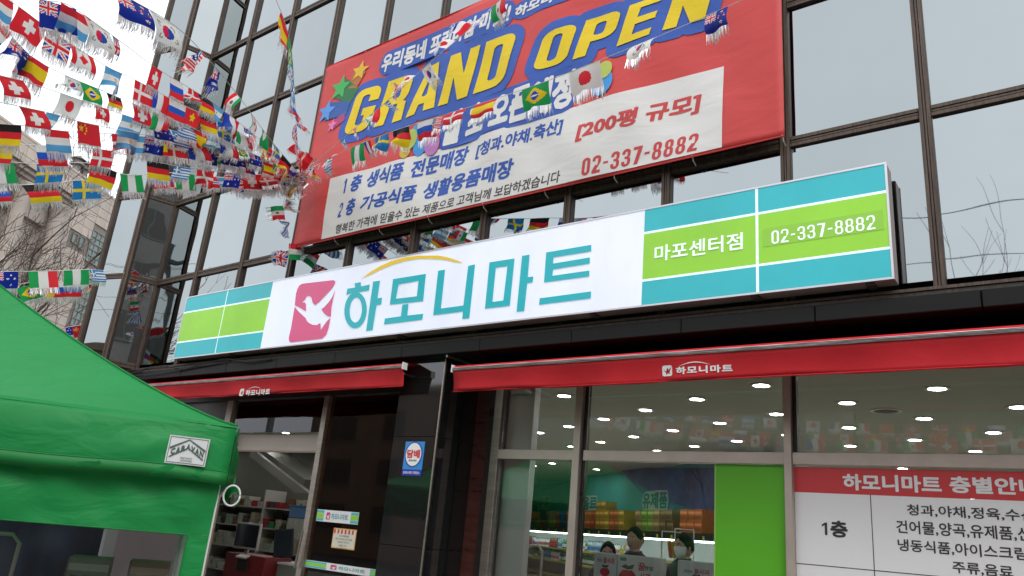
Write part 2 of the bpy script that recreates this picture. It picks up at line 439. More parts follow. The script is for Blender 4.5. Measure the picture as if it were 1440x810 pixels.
# parapet coping and upper body
m = MB(); m.box(-12.0, 5.0, .03, .5, TZ[-1]+.001, TZ[-1]+.5); m.build('parapet', M_bronze, bld)
m = MB(); m.box(-12.97, 5.0, .55, 20, 3.68, TZ[-1]+.3); m.build('upper_body', mat('body_render', (.2, .19, .18), .9, noise=.2), bld)
# sill strip, fascia and soffit
m = MB(); m.box(-12.0, 5.0, -.10, .03, TZ[0]-.075, TZ[0]-.052, 0); m.box(-12.0, 5.0, -.085, .02, TZ[0]-.11, TZ[0]-.077, 1)
m.build('sill', [M_bronze_worn, M_bronze], bld)
for k in range(16):
    m = MB(); xa = -12.6+k*1.1; m.box(xa+.003, min(5.0, xa+1.097), -.16, .02, 3.36, 3.49); bevel(m.build('fascia_panel', M_black, bld), .006, 1)
m = MB(); m.tube([(-12.3, -.175, 3.5)]+[(-12.3+.5*k, -.18-.02*(k % 2), 3.50-.05*math.sin(k*1.9)) for k in range(1, 9)], .011, 5); m.tube([(-12.1, -.19, 3.44), (-11.2, -.20, 3.41), (-10.1, -.185, 3.46), (-9.2, -.17, 3.5)], .008, 5); m.build('cable', M_seal, bld)
m = MB(); m.box(-12.6, 5.0, .022, .58, 3.375, 3.43); m.build('soffit', M_black, bld)
m = MB()
m.box(-12.6, 5.0, .50, .64, 3.13, 3.373)
m.box(-5.35, 5.0, .485, .499, 3.335, 3.345); m.build('header_panel', mat('header_black', (.008, .0075, .0075), .4, noise=.3), bld)
m = MB(); m.box(-5.36, -5.34, -.13, .48, 3.33, 3.352); m.build('soffit_trim', M_steel, bld)

# granite pier with its slabs
M_granite = mat('black_granite', (.014, .014, .015), .05, noise=.8, nscale=38, coat=1, dark=(.003, .003, .003), bump=.0006, bscale=3)
cx0, cx1 = -7.33*K, -6.54*K
zj = [.12]+[1.6+z*K for z in (-.02, 1.35)]+[3.36]
zj[1] = at(600, 772, 0).z; zj[2] = at(560, 614, 0).z
pier = MB(); pier.box(cx0+.02, cx1-.02, .02, .57, .12, 3.35); pier = pier.build('pier', M_seal, bld)
for j in range(3):
    for (a, b, c, d) in ((cx0, cx1, 0, .018), (cx1-.018, cx1, .022, .57), (cx0, cx0+.018, .022, .57)):
        m = MB(); m.box(a+.002 if c == 0 else a, b-.002 if c == 0 else b, c, d, zj[j]+.003, zj[j+1]-.003)
        o = m.build('granite_slab', M_granite); o.parent = pier
m = MB(); m.box(cx1-.03, cx1-.012, -.012, -.002, .13, 3.355); o = m.build('corner_trim', M_steel); o.parent = pier

# ------------------------------------------------------------------ shop front (plane y = .58)
YS = .58
def X(px, py): return at(px, py, YS).x
def Z(px, py): return at(px, py, YS).z
def frame(name, x0, x1, z0, z1, y0=YS-.05, y1=YS+.05, m_=None, parent=bld):
    m = MB(); m.box(x0, x1, y0, y1, z0, z1); return bevel(m.build(name, m_ or M_steel_pale, parent), .004, 1)
zt1, zt0 = Z(1110, 637), Z(1110, 654)            # transom
xl0, xl1 = X(689, 684), X(700, 684)
x1a, x1b = X(806, 700), X(816, 700)
x2a, x2b = X(1107, 700), X(1118, 700)
M_dkframe = mat('dark_frame', (.045, .04, .038), .3, metal=.5, noise=.2)
frame('frame_post', xl0, xl1, .12, 3.13, m_=M_steel)
frame('frame_post', x1a, x1b, .12, 3.13, YS-.07, YS+.05)
frame('frame_post', x2a, x2b, .12, 3.13, YS-.07, YS+.05)
frame('frame_post', x1b+.001, x1b+.035, .12, 3.13, YS-.02, YS+.05, M_dkframe)
frame('frame_post', x2b+.001, x2b+.035, zt1, 3.13, YS-.02, YS+.05, M_dkframe)
frame('frame_post', 1.9, 1.98, .12, 3.13); frame('frame_post', 4.9, 5.0, .12, 3.13)
for a, b in ((xl1, x1a), (x1b+.036, x2a), (x2b+.001, 1.9), (1.98, 4.9)):
    frame('frame_rail', a, b, zt0, zt1, YS-.055, YS+.045)
    frame('frame_rail', a, b, .12, .22, YS-.055, YS+.045)
    for z0, z1 in ((.22, zt0-.002), (zt1+.002, 3.13)):
        m = MB(); m.box(a+.002, b-.002, YS-.006, YS+.006, z0, z1); m.build('shop_window', M_shop_glass, bld)
# dark recess between the pier and the shop window
rx0, rx1 = X(648, 684), X(681, 684)
m = MB(); m.box(cx1+.001, rx0-.03, YS, YS+.05, .12, 3.13); m.build('recess_panel', M_granite, bld)
m = MB(); m.box(rx0-.03, rx0-.012, YS-.03, YS+.05, .12, 3.13); m.box(rx0-.009, rx0, YS-.02, YS+.05, .12, 3.13, 0); m.build('frame_post', M_steel, bld)
m = MB(); m.box(rx0+.001, rx1, YS-.01, YS+.05, .12, 3.13); m.build('recess_panel', M_wood, bld)
m = MB(); m.box(rx1+.001, xl0-.001, YS-.04, YS+.05, .12, 3.13); m.build('frame_post', M_dkframe, bld)

# left shop front: door opening, fixed tinted pane
dxa, dxb = X(440, 690), X(447, 690)
frame('frame_post', dxa, dxb, .12, 3.13, YS-.06, YS+.05, M_steel)
m = MB(); m.box(dxb+.001, cx0-.001, YS-.006, YS+.006, .15, 3.13); m.build('shop_window', M_dark_glass, bld)
dl0, dl1 = X(318, 600), X(326, 600)
frame('frame_post', dl0, dl1, .12, 3.13, YS-.05, YS+.05, M_steel)
m = MB(); m.box(dl1+.001, dxa-.001, YS-.006, YS+.006, Z(400, 608), 3.13); m.build('shop_window', M_shop_glass, bld)
m = MB(); m.box(-12.5, dl0-.001, YS, YS+.05, .12, 3.13); m.build('recess_panel', mat('brown_side_panel', (.05, .03, .025), .4, noise=.3), bld)
m = MB(); m.box(at(312, 620, YS+.12).x, at(449, 620, YS+.12).x, YS+.12, YS+.3, at(400, 634, YS+.12).z, at(400, 611, YS+.12).z)
bevel(m.build('door_bulkhead', mat('bulkhead_paint', (.76, .64, .58), .6, noise=.06), bld), .01)
m = MB(); m.box(at(451, 620, YS+.12).x, at(556, 620, YS+.12).x, YS+.12, YS+.3, at(500, 634, YS+.12).z, at(500, 611, YS+.12).z); m.build('door_bulkhead', mat('bulkhead_paint'), bld)
m = MB(); m.tube([(X(429, 765), YS-.1, Z(429, 800)), (X(432, 765), YS-.1, Z(429, 745))], .014, 8); m.build('door_handle', M_steel, bld)

# ------------------------------------------------------------------ interior shell
FL = .16; CE = 3.28
def slab(name, poly, z0, z1, m_):
    n = len(poly); v = [(x, y, z0) for x, y in poly]+[(x, y, z1) for x, y in poly]
    f = [tuple(range(n))[::-1], tuple(range(n, 2*n))]+[(i, (i+1) % n, n+(i+1) % n, n+i) for i in range(n)]
    return tag(mesh_obj(name, v, f, m_), kind='structure')
slab('store_floor', [(-12.5, .64), (4.98, .64), (4.98, 19.8), (-22, 19.8), (-22, .64+5)], .13, FL, M_floor_in)
slab('store_ceiling', [(-12.5, .66), (4.98, .66), (4.98, 19.8), (-22, 19.8), (-22, 5)], CE, CE+.1, M_ceiling)
def wall(name, a, b, z0, z1, th, m_):
    a = Vector((*a, 0)); b = Vector((*b, 0)); t = (b-a).normalized(); nrm = Vector((-t.y, t.x, 0))*th
    return slab(name, [(a.x, a.y), (b.x, b.y), (b.x+nrm.x, b.y+nrm.y), (a.x+nrm.x, a.y+nrm.y)], z0, z1, m_)
def on_plane(px, py, P0, n):
    d = ray(px, py); t = (P0-EYE).dot(n)/d.dot(n); return EYE+d*t
WA, WB = Vector((-15.2, 15.0, 0)), Vector((4.9, 1.6, 0))          # slanted back wall of the chilled section
wdir = (Vector((-5.67, 7.8, 0))-Vector((-15, 14.8, 0))).normalized()
WA = Vector((-15, 14.8, 0))-wdir*.6; WB = WA+wdir*17.5
wnorm = Vector((wdir.y, -wdir.x, 0))      # faces the shop
WB = WA+wdir*((on_plane(1113, 700, WA, wnorm)-WA).dot(wdir))
wall('store_back_wall', (WA.x, WA.y), (WB.x, WB.y), FL, CE, .12, M_wall_in)
wall('store_back_wall', (WB.x+.01, WB.y+.05), (WB.x+.01, 19.7), FL, CE, .12, M_wall_in)
wall('store_back_wall', (WB.x+.02, 19.6), (4.85, 19.6), FL, CE, .12, M_wall_in)
wall('store_side_wall', (4.85, 19.6), (4.85, .7), FL, CE, .12, M_wall_in)
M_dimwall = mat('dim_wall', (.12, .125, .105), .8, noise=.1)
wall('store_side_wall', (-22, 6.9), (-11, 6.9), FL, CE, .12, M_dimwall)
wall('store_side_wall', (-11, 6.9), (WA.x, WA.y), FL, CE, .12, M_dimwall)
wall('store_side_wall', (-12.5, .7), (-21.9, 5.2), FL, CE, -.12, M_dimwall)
# white boxed pillar just inside the window
px0, px1 = at(686, 740, YS+.12).x, at(738, 740, YS+.12).x
m = MB(); m.box(px0, px1, YS+.12, YS+.22, FL, CE-.002); m.build('boxed_pillar', M_white, bld)

# ------------------------------------------------------------------ ceiling downlights
lamp0 = None
def downlight(x, y, r=.082, lit=True):
    global lamp0
    if lamp0 is None or not lit:
        t = thing('ceiling_downlight', 'round recessed white downlight glowing in the shop ceiling', 'ceiling light', (x, y, CE), 'lit downlights in the shop ceiling')
        m = MB(); m.lathe((0, 0, 0), [(r+.03, -.001), (r+.03, -.012), (r, -.014), (r-.004, -.001)], 20); m.build('trim_ring', M_white, t, world=False)
        m = MB(); m.lathe((0, 0, 0), [(r-.006, -.006), (r-.006, -.002)], 20); m.build('lamp_face', M_lamp if lit else M_dimwall, t, world=False)
        if lit: lamp0 = t
    else:
        t = dup(lamp0); t.location = (x, y, CE)
    return t
o0 = Vector((-2.19*1.2, 6.34*1.2-D)); ga = Vector((-.785, .485))*1.2; gb = Vector((.47, .86))*1.2
n = 0
for j in range(-9, 10):
    row_n = 0
    for i in range(-3, 17):
        p = o0+ga*i+gb*j
        if p.y < .85: continue
        q = Vector((p.x, p.y, 0))-WA
        if (q.dot(wnorm) < .45 and p.x < WB.x+.3) or p.x > 3.5 or p.x < -20.5 or p.y > 18: continue
        if p.x < -11 and p.y > 6.5 or p.x < -12 and p.y < .7+(-12.5-p.x)*.48+.5: continue
        t = downlight(p.x, p.y); t['label'] = 'glowing ceiling downlight, %s from the right in the %s slanting row from the window' % (nth(row_n), nth(j+9)); row_n += 1; n += 1
pd = at_z(1246, 577, CE)
o = downlight(pd.x, pd.y, .13, False); tag(o, 'round unlit ceiling speaker grille among the glowing downlights', 'ceiling speaker'); del o['group']; o.name = 'ceiling_speaker'

# ------------------------------------------------------------------ sign box above the shop
YF = -.245
M_swhite = mat('sign_face_white', (.80, .835, .97), .35, noise=.07, nscale=1.4, stretch=(1.6, 1, .5), emit=.22)
M_steal = mat('sign_face_teal', (.03, .44, .50), .35, noise=.12, nscale=1, emit=.17)
M_sgreen = mat('sign_face_green', (.27, .60, .035), .35, noise=.12, nscale=1, emit=.2)
M_spink = mat('sign_face_pink', (.66, .085, .22), .35, emit=.15)
M_steal2 = mat('sign_letter_teal', (.012, .40, .46), .35, emit=.18)
M_syel = mat('sign_arc_yellow', (.70, .48, .03), .35, emit=.25)
M_sline = mat('sign_line_white', (.72, .86, .86), .35, emit=.35)
M_spatch = mat('sign_patch_green', (.22, .47, .04), .4, emit=.3)
M_scase = mat('sign_case', (.33, .27, .25), .45, metal=.3, noise=.3, nscale=3)
sgn = thing('shop_sign', 'long backlit white shop sign with pink dove, teal letters and teal and green end blocks', 'sign', (-6.9, YF, 3.55))
sx0, sx1 = at(253, 465, YF).x, at(1252, 316, YF).x
sz0, sz1 = at(1253.5, 392, YF).z, at(1245, 229, YF).z
m = MB(); m.box(sx0, sx1, YF+.004, -.075, sz0-.0, sz1); bevel(m.build('case', M_scase, sgn), .006, 1)
m = MB()
for z0, z1 in ((sz0-.004, sz0+.012), (sz1-.012, sz1+.004)): m.box(sx0-.004, sx1+.004, YF-.008, YF+.003, z0, z1)
for a, b in ((sx0-.004, sx0+.012), (sx1-.012, sx1+.004)): m.box(a, b, YF-.008, YF+.003, sz0+.013, sz1-.013)
m.build('rim', mat('sign_rim', (.62, .62, .66), .3, metal=.6), sgn)
def panel(name, x0, x1, z0, z1, m_, y=YF, th=.004):
    m = MB(); m.box(x0, x1, y-th, y+.002, z0, z1); return m.build(name, m_, sgn)
xm0, xm1 = at(375, 445, YF).x, at(904.5, 365, YF).x
panel('face_panel', xm0, xm1, sz0+.012, sz1-.012, M_swhite)
def zz(px, py): return at(px, py, YF).z
za, zb = zz(1246, 267.5), zz(1246, 271.5); zc, zd = zz(1252, 346.5), zz(1252, 350.5)
xd = at(1064.5, 300, YF).x; xe = at(312, 452, YF).x
for x0, x1 in ((sx0+.012, xe-.008), (xe+.008, xm0-.001), (xm1+.001, xd-.012), (xd+.012, sx1-.012)):
    panel('colour_panel', x0, x1, sz0+.012, zd, M_steal); panel('colour_panel', x0, x1, za, sz1-.012, M_steal); panel('colour_panel', x0, x1, zc, zb, M_sgreen)
    for z0, z1 in ((zd+.001, zc-.001), (zb+.001, za-.001)): panel('divider', x0, x1, z0, z1, M_sline, th=.005)
panel('divider', xe-.007, xe+.007, sz0+.012, sz1-.012, M_sline, th=.005); panel('divider', xd-.011, xd+.011, sz0+.012, sz1-.012, M_sline, th=.005)
for px in (318, 560, 830, 1060, 1225):
    m = MB(); x = at(px, 500 if px < 500 else 450, YF).x; m.box(x-.03, x+.03, -.22, -.10, sz0-.02, sz0-.001); m.build('bracket', M_bronze, sgn)
def Q3(*p): return [(220+a/3.6, 330+b/3.6) for a, b in p]
def Q4(*p): return [(600+a/3.6, 300+b/3.6) for a, b in p]
yl = YF-.010
def letter(name, adds, subs, m_, y=yl):
    V, F = shape([px2(p, y) for p in adds], [px2(p, y) for p in subs]); return print_on(name, V, F, y, m_, sgn)
def ellipse(cx, cy, rx, ry, tilt=0, n=24):
    return [(cx+rx*math.cos(a)*math.cos(tilt)-ry*math.sin(a)*math.sin(tilt), cy+rx*math.cos(a)*math.sin(tilt)+ry*math.sin(a)*math.cos(tilt)) for a in [2*math.pi*k/n for k in range(n)]]
def QE(base, e): return [(base[0]+a/3.6, base[1]+b/3.6) for a, b in e]
B3, B4 = (220, 330), (600, 300)
letter('letter', [Q3((1003,246),(1034,240),(1036,262),(1080,252),(1076,281),(961,303),(966,274),(1006,267)), QE(B3, ellipse(1008,382,57,92,.06)), Q3((1097,237),(1132,232),(1119,322),(1142,318),(1138,352),(1114,357),(1094,483),(1061,487))],
       [QE(B3, ellipse(1009,381,31,64,.06))], M_steal2)
letter('letter', [Q3((1198,225),(1364,198),(1350,336),(1181,354)), Q3((1245,354),(1276,350),(1270,409),(1351,400),(1345,430),(1152,454),(1156,424),(1237,413))],
       [Q3((1226,251),(1327,233),(1318,312),(1212,324))], M_steal2)
letter('letter', [Q4((58,291),(93,284),(72,482),(186,466),(210,266),(245,258),(216,530),(180,534),(184,496),(33,515))], [], M_steal2)
letter('letter', [Q4((318,248),(445,228),(421,467),(295,482)), Q4((483,215),(521,209),(512,323),(540,319),(536,348),(509,353),(494,494),(455,498))],
       [Q4((350,275),(409,266),(388,441),(333,448))], M_steal2)
letter('letter', [Q4((605,198),(833,159),(833,191),(642,222),(640,254),(826,223),(826,253),(640,283),(636,316),(824,289),(823,318),(594,349)), Q4((572,430),(832,395),(831,429),(569,462))], [], M_steal2)
arc = [Q3((1038,222))[0]]
top = [(1038,222),(1080,190),(1130,160),(1190,133),(1260,114),(1330,106),(1400,106)]
V_ = [(220+a/3.6, 330+b/3.6) for a, b in top]+[(600+a/3.6, 300+b/3.6) for a, b in ((60,214),(100,221),(145,234),(188,252))]
W_ = [(600+a/3.6, 300+b/3.6) for a, b in ((140,245),(100,236),(60,231),(0,229))]+[(220+a/3.6, 330+b/3.6) for a, b in ((1330,121),(1262,131),(1195,151),(1135,176),(1085,201))]
letter('arc', [V_+W_], [], M_syel)
# pink badge with the dove cut out of it
badge = Q3((738,248),(895,230),(905,236),(905,243),(895,262),(885,276),(862,300),(826,338),(802,357),(790,342),(785,320),(777,311),(766,309),(758,315),(752,328),(736,344),(752,343),(757,352),(757,372),(757,388),(730,372),(700,357),(706,300),(712,278),(722,258))
badge_b = Q3((700,362),(705,372),(722,392),(740,408),(756,423),(760,434),(770,446),(790,456),(810,458),(830,447),(832,482),(850,455),(862,438),(881,420),(872,470),(860,506),(838,526),(680,545),(671,538),(670,520),(682,470),(690,420))
badge_c = Q3((905,278),(893,330),(886,368),(883,416),(868,413),(850,400),(840,386),(836,376),(850,366),(873,340),(890,314))
mid = Q3((757,388),(753,421),(745,412),(752,372))
letter('badge', [badge, badge_b, badge_c], [], M_spink)
# right block lettering
M_slet = mat('sign_letter_white', (.80, .88, .88), .4, emit=.3)
xq0, xq1 = at(1074, 340, YF).x, at(1243, 315, YF).x
m = MB(); m.box(xq0, xq1, YF-.007, YF-.0035, at(1075, 347.5, YF).z, at(1075, 322, YF).z); m.build('patch', M_spatch, sgn)
text_px('lettering', '마포센터점', (920, 368.6), (1044.5, 326.3), yl, M_slet, sgn, .02)
def phone(name, x0, x1, z0, z1, y, m_, parent, st=.19, sh=0.0, fy=None):
    """02-337-8882 in condensed grotesque digits"""
    V, F = digits2d('02-337-8882', st)
    if sh: V = [(v[0]+v[1]*sh, v[1]) for v in V]
    V = fit(V, x0, x1, z0, z1); return print_on(name, V, F, y, m_, parent, fy), V, F
def digits2d(s, st=.19, w_=.46, gap=.12):
    V, F = [], []; x = 0
    for ch in s:
        hw = w_
        a, b = [], []
        if ch == '0': a = [rrect(0, 0, w_, 1, .22)]; b = [rrect(st*.85, st*.8, w_-st*.85, 1-st*.8, .1)]
        elif ch == '8': a = [rrect(.02, .47, w_-.02, 1, .2), rrect(0, 0, w_, .56, .22)]; b = [rrect(.02+st*.8, .5+st*.35, w_-.02-st*.8, 1-st*.75, .08), rrect(st*.8, st*.75, w_-st*.8, .51-st*.35, .08)]
        elif ch == '3': a = [rrect(0, .46, w_-.02, 1, .2), rrect(0, 0, w_, .56, .22)]; b = [rrect(st*.8, .5+st*.38, w_-.02-st*.8, 1-st*.75, .08), rrect(st*.8, st*.75, w_-st*.8, .51-st*.38, .08), [(-.1, .3), (st*1.0, .3), (st*1.0, .445), (.14, .445), (.14, .575), (st*1.0, .575), (st*1.0, .7), (-.1, .7)]]
        elif ch == '2': a = [rrect(0, .52, w_, 1, .2), [(0, 0), (w_, 0), (w_, st*.8), (st*1.15, st*.8), (w_, .62), (w_-.02, .72), (w_-st, .66), (0, st*.75)]]; b = [rrect(st*.8, .45, w_-st*.8, 1-st*.75, .08), [(-.1, .5), (st*.9, .5), (st*.9, .69), (-.1, .69)]]
        elif ch == '7': a = [[(0, 1), (w_, 1), (w_, 1-st*.7), (.28, 0), (.28-st*1.05, 0), (w_-st*1.1, 1-st*.85), (0, 1-st*.85)]]
        elif ch == '1': hw = .3; a = [[(.30-st*1.05, 0), (.30, 0), (.30, 1), (.30-st*.8, 1), (0, .83), (0, .66), (.30-st*1.05, .80)]]
        elif ch == '-': hw = .3; a = [[(.02, .44), (.28, .44), (.28, .56), (.02, .56)]]
        v, f = shape(a, b)
        n = len(V); V += [(p[0]+x, p[1]) for p in v]; F += [tuple(i+n for i in q) for q in f]
        x += hw+gap
    return V, F
a = at(1085, 343.5, yl); b = at(1230, 302, yl)
phone('phone_number', a.x, b.x, a.z, b.z, yl, M_slet, sgn, .15)
# ================================================================== banner
bx0, bx1, bz0, bz1 = at(415, 352, -.10).x, at(1106, 100, -.10).x, at(1105, 193, -.10).z, at(457, 100, -.10).z
bx1 = at(1105, 150, -.10).x; bz0 = (at(415, 352, -.1).z+at(1105, 192, -.1).z)/2
ban = thing('grand_open_banner', 'large red grand opening banner with yellow letters stretched over the mirror windows', 'banner', ((bx0+bx1)/2, -.1, bz0))
def wave(x, z):
    e = min(1, (x-bx0)*2, (bx1-x)*2, (bz1-z)*2+.2, (z-bz0)*2+.2); e = max(0, e)
    return -.05 + e*(.026*math.sin(x*1.7+z*.9)+.014*math.sin(x*4.1-z*2.2)+.007*math.sin(x*8.0+z*5.5))
def bm(name, col, bump=.012):
    return cloth_mat(name, col, .10, .5, bump=bump, bscale=1.5, noise=.05, spec=.3, stretch=(1, 1, 2.6))
M_bred = bm('banner_red', (.60, .062, .060)); M_bwhite = bm('banner_white', (.72, .71, .69)); M_bblue = bm('banner_blue', (.035, .10, .42)); M_byel = bm('banner_yellow', (.80, .58, .012)); M_bgrey = bm('banner_dark_grey', (.06, .05, .05)); M_bredt = bm('banner_red_ink', (.55, .06, .06))
NX, NZ = 90, 42
V = []; F = []
for j in range(NZ+1):
    for i in range(NX+1):
        x = bx0+(bx1-bx0)*i/NX; z = bz0+(bz1-bz0)*j/NZ; V.append((x, -.1+wave(x, z), z))
n0 = len(V)
for j in range(NZ):
    for i in range(NX): a = j*(NX+1)+i; F.append((a, a+1, a+NX+2, a+NX+1))
o = mesh_obj('cloth', V, F, M_bred, smooth=True); under(o, ban)
sld = o.modifiers.new('thickness', 'SOLIDIFY'); sld.thickness = .0015; sld.offset = 1
def on_banner(name, V, F, m_, lift, cut=True, fine=2):
    """print on the waving cloth: cut the flat shape along a fine grid, then lay it on the cloth"""
    b = bmesh.new(); vs = [b.verts.new((v[0], 0, v[1])) for v in V]
    for f in facing_front(V, F):
        try: b.faces.new([vs[i] for i in f])
        except ValueError: pass
    x0, x1, z0, z1 = bounds(V)
    x0, x1 = max(x0, bx0), min(x1, bx1); z1 = min(z1, bz1); z0 = max(z0, bz0)
    gx, gz = (bx1-bx0)/NX*fine, (bz1-bz0)/NZ*fine
    k = math.floor((x0-bx0)/gx)+1
    while cut and bx0+k*gx < x1:
        bmesh.ops.bisect_plane(b, geom=b.verts[:]+b.edges[:]+b.faces[:], plane_co=(bx0+k*gx, 0, 0), plane_no=(1, 0, 0)); k += 1
    k = math.floor((z0-bz0)/gz)+1
    while cut and bz0+k*gz < z1:
        bmesh.ops.bisect_plane(b, geom=b.verts[:]+b.edges[:]+b.faces[:], plane_co=(0, 0, bz0+k*gz), plane_no=(0, 0, 1)); k += 1
    bmesh.ops.delete(b, geom=[v for v in b.verts if v.co.x > bx1-.01 or v.co.z > bz1-.01], context='VERTS')
    for v in b.verts: v.co.y = -.1+wave(v.co.x, v.co.z)-lift
    me = bpy.data.meshes.new(name); b.to_mesh(me); b.free(); me.materials.append(m_)
    me.polygons.foreach_set('use_smooth', [True]*len(me.polygons))
    return under(put(bpy.data.objects.new(name, me)), ban)
yb = -.15
wp = px2([(452.5, 337.5), (1016.5, 206), (1015, 91), (467, 252.5)], yb)
wx0, wx1 = (wp[0][0]+wp[3][0])/2, (wp[1][0]+wp[2][0])/2; wz0, wz1 = (wp[0][1]+wp[1][1])/2, (wp[2][1]+wp[3][1])/2
on_banner('white_panel', [(wx0, wz0), (wx1, wz0), (wx1, wz1), (wx0, wz1)], [(0, 1, 2, 3)], M_bwhite, .006, True, 1)
def bdigit(ch, bl, tr, m_, st=.2, lift=.008):
    V, F = digits2d(ch, st); a = at(*bl, yb); b = at(*tr, yb); V = fit([(v[0]+v[1]*.12, v[1]) for v in V], a.x, b.x, a.z, b.z); on_banner('lettering', V, F, m_, lift, False)
def btext(body, bl, tr, m_, bold, shear=.15, lift=.008, outline=0, spacing=1.0, om=None):
    V, F = text2d(body, bold, shear, 2, spacing); a = at(*bl, yb); b = at(*tr, yb); V = fit(V, a.x, b.x, a.z, b.z)
    if outline:
        V2, F2 = dilate(V, F, outline, 6); on_banner('letter_outline', V2, F2, om or M_bblue, lift-.004, False)
    on_banner('lettering', V, F, m_, lift, False)
bdigit('1', (484, 273), (491, 252), M_bblue); btext('층', (493, 272), (511.5, 244), M_bblue, .05)
btext('생식품', (515, 266), (570, 227), M_bblue, .05)
btext('전문매장', (576, 251), (659.5, 203), M_bblue, .05)
btext('[청과.야채.축산]', (667, 224.5), (795, 166), M_bblue, .045)
bdigit('2', (475, 307), (484.5, 285), M_bblue); btext('층', (486, 305), (503.5, 278), M_bblue, .05)
btext('가공식품', (508, 299), (586, 258), M_bblue, .05)
btext('생활용품매장', (592, 281), (724.5, 222), M_bblue, .05)
btext('행복한 가격에 믿을수 있는 제품으로 고객님께 보답하겠습니다', (472, 330), (789.5, 240), M_bgrey, .022, .12)
btext('[200평 규모]', (811, 203), (986, 127), M_bredt, .055, .12)
a = at(819, 249, yb); b = at(982.5, 186, yb)
V, F = digits2d('02-337-8882', .2); V = fit([(v[0]+v[1]*.1, v[1]) for v in V], a.x, b.x, a.z, b.z); on_banner('phone_number', V, F, M_bredt, .008, False)
btext('우리동네 프리미엄 마켓!', (535, 104), (721, 4), M_bwhite, .055, .15, .012, .05)
btext('하모니마트', (725, 27), (822, -28), M_bwhite, .055, .15, .012, .05)
bdigit('3', (603, 204), (617, 168), M_bwhite, .22, .012); btext('월 초 오픈예정', (619, 206), (812, 97), M_bwhite, .065, .15, .012, .05)
# GRAND OPEN in heavy condensed italics
def caps(word, wd=.56, st=.2, gap=.11):
    G = {}
    V, F = [], []; x = 0
    for ch in word:
        w0 = wd; s = st; t = .17; a = []; b = []
        if ch == 'G': a = [rrect(0, 0, w0, 1, .19), [(.28, .36), (w0, .36), (w0, .52), (.28, .52)]]; b = [rrect(s, t, w0-s, 1-t, .06), [(w0-s-.01, .52), (w0+.1, .52), (w0+.1, .66), (w0-s-.01, .66)]]; extra = [[(.29, .36), (w0, .36), (w0, .52), (.29, .52)]]
        else: extra = []
        if ch == 'R': a = [[(0, 0), (s, 0), (s, 1), (0, 1)], rrect(.02, .42, w0, 1, .18), [(.02, .7), (.25, .7), (.25, 1), (.02, 1)], [(.22, .5), (.36, .5), (w0-.01, .4), (w0+.01, 0), (w0-s+.01, 0), (w0-s-.01, .42)]]; b = [rrect(s, .42+t*.8, w0-s, 1-t, .05)]
        if ch == 'A': a = [[(0, 0), (s, 0), (.36, 1), (.17, 1)], [(w0+.02-s, 0), (w0+.04, 0), (.42, 1), (.2, 1)], [(.1, .18), (w0-.05, .18), (w0-.08, .34), (.12, .34)]]; b = [[(.235, .36), (.345, .36), (.30, .78), (.28, .78)]]
        if ch == 'N': a = [[(0, 0), (s*.93, 0), (s*.93, 1), (0, 1)], [(w0-s*.93, 0), (w0, 0), (w0, 1), (w0-s*.93, 1)], [(0, 1), (s*.95, 1), (w0, 0), (w0-s*.95, 0)]]
        if ch == 'D': a = [rrect(.0, 0, w0, 1, .19), [(0, 0), (.3, 0), (.3, 1), (0, 1)]]; b = [rrect(s, t, w0-s, 1-t, .06)]
        if ch == 'O': a = [rrect(0, 0, w0, 1, .2)]; b = [rrect(s, t, w0-s, 1-t, .07)]
        if ch == 'P': a = [[(0, 0), (s, 0), (s, 1), (0, 1)], rrect(.02, .36, w0, 1, .19), [(.02, .6), (.3, .6), (.3, 1), (.02, 1)]]; b = [rrect(s, .36+t*.9, w0-s, 1-t, .06)]
        if ch == 'E': a = [[(0, 0), (s, 0), (s, 1), (0, 1)]]+[[(0, z), (w0-.07, z), (w0-.07, z+t), (0, z+t)] for z in (0, .415, .83)]
        if ch == ' ': x += .34; continue
        v, f = shape(a, b)
        if extra:
            v2, f2 = shape(extra); k = len(v); v, f = union(v+v2, f+[tuple(i+k for i in q) for q in f2])
        n = len(V); V += [(p[0]+x, p[1]) for p in v]; F += [tuple(i+n for i in q) for q in f]; x += w0+gap
    return [(v[0]+.17*v[1], v[1]) for v in V], F
for word, bl, tr in (('GRAND', (487, 193), (728, 45)), ('OPEN', (754, 104), (1009, -38))):
    V, F = caps(word); a = at(*bl, yb); b = at(*tr, yb); V = fit(V, a.x, b.x, a.z, b.z)
    V2, F2 = dilate(V, F, .13, 12); on_banner('letter_outline', V2, F2, M_bblue, .008); on_banner('lettering', V, F, M_byel, .016)
# stars with tails and balloons printed on the cloth
def star(cx, cy, r, rot=0): return [(cx+(r if k % 2 == 0 else r*.45)*math.sin(rot+math.pi*k/5), cy+(r if k % 2 == 0 else r*.45)*math.cos(rot+math.pi*k/5)) for k in range(10)]
for (px, py, r, tx, ty, nm, c, c2) in ((507, 100, .17, 497, 125, 'yellow', (.66, .42, .03), (.42, .14, .03)), (480, 124, .21, 500, 137, 'green', (.06, .42, .10), (.02, .17, .05)), (461, 158, .19, 492, 152, 'blue', (.10, .30, .70), (.03, .10, .35)), (470, 178, .11, 487, 165, 'pink', (.72, .18, .42), (.42, .05, .16))):
    c0 = at(px, py, yb); t = at(tx, ty, yb); d = Vector((t.x-c0.x, t.z-c0.z)); d.normalize(); q = Vector((-d.y, d.x))
    tail = [(c0.x+q.x*r*.75, c0.z+q.y*r*.75), (c0.x-q.x*r*.75, c0.z-q.y*r*.75), (t.x-q.x*r*.6, t.z-q.y*r*.6), (t.x+q.x*r*.6, t.z+q.y*r*.6)]
    V, F = shape([tail]); on_banner('star_tail', V, F, bm(nm+'_tail_ink', c2), .013)
    V, F = shape([star(c0.x, c0.z, r, .15)]); on_banner('star', V, F, bm(nm+'_star_ink', c), .017)
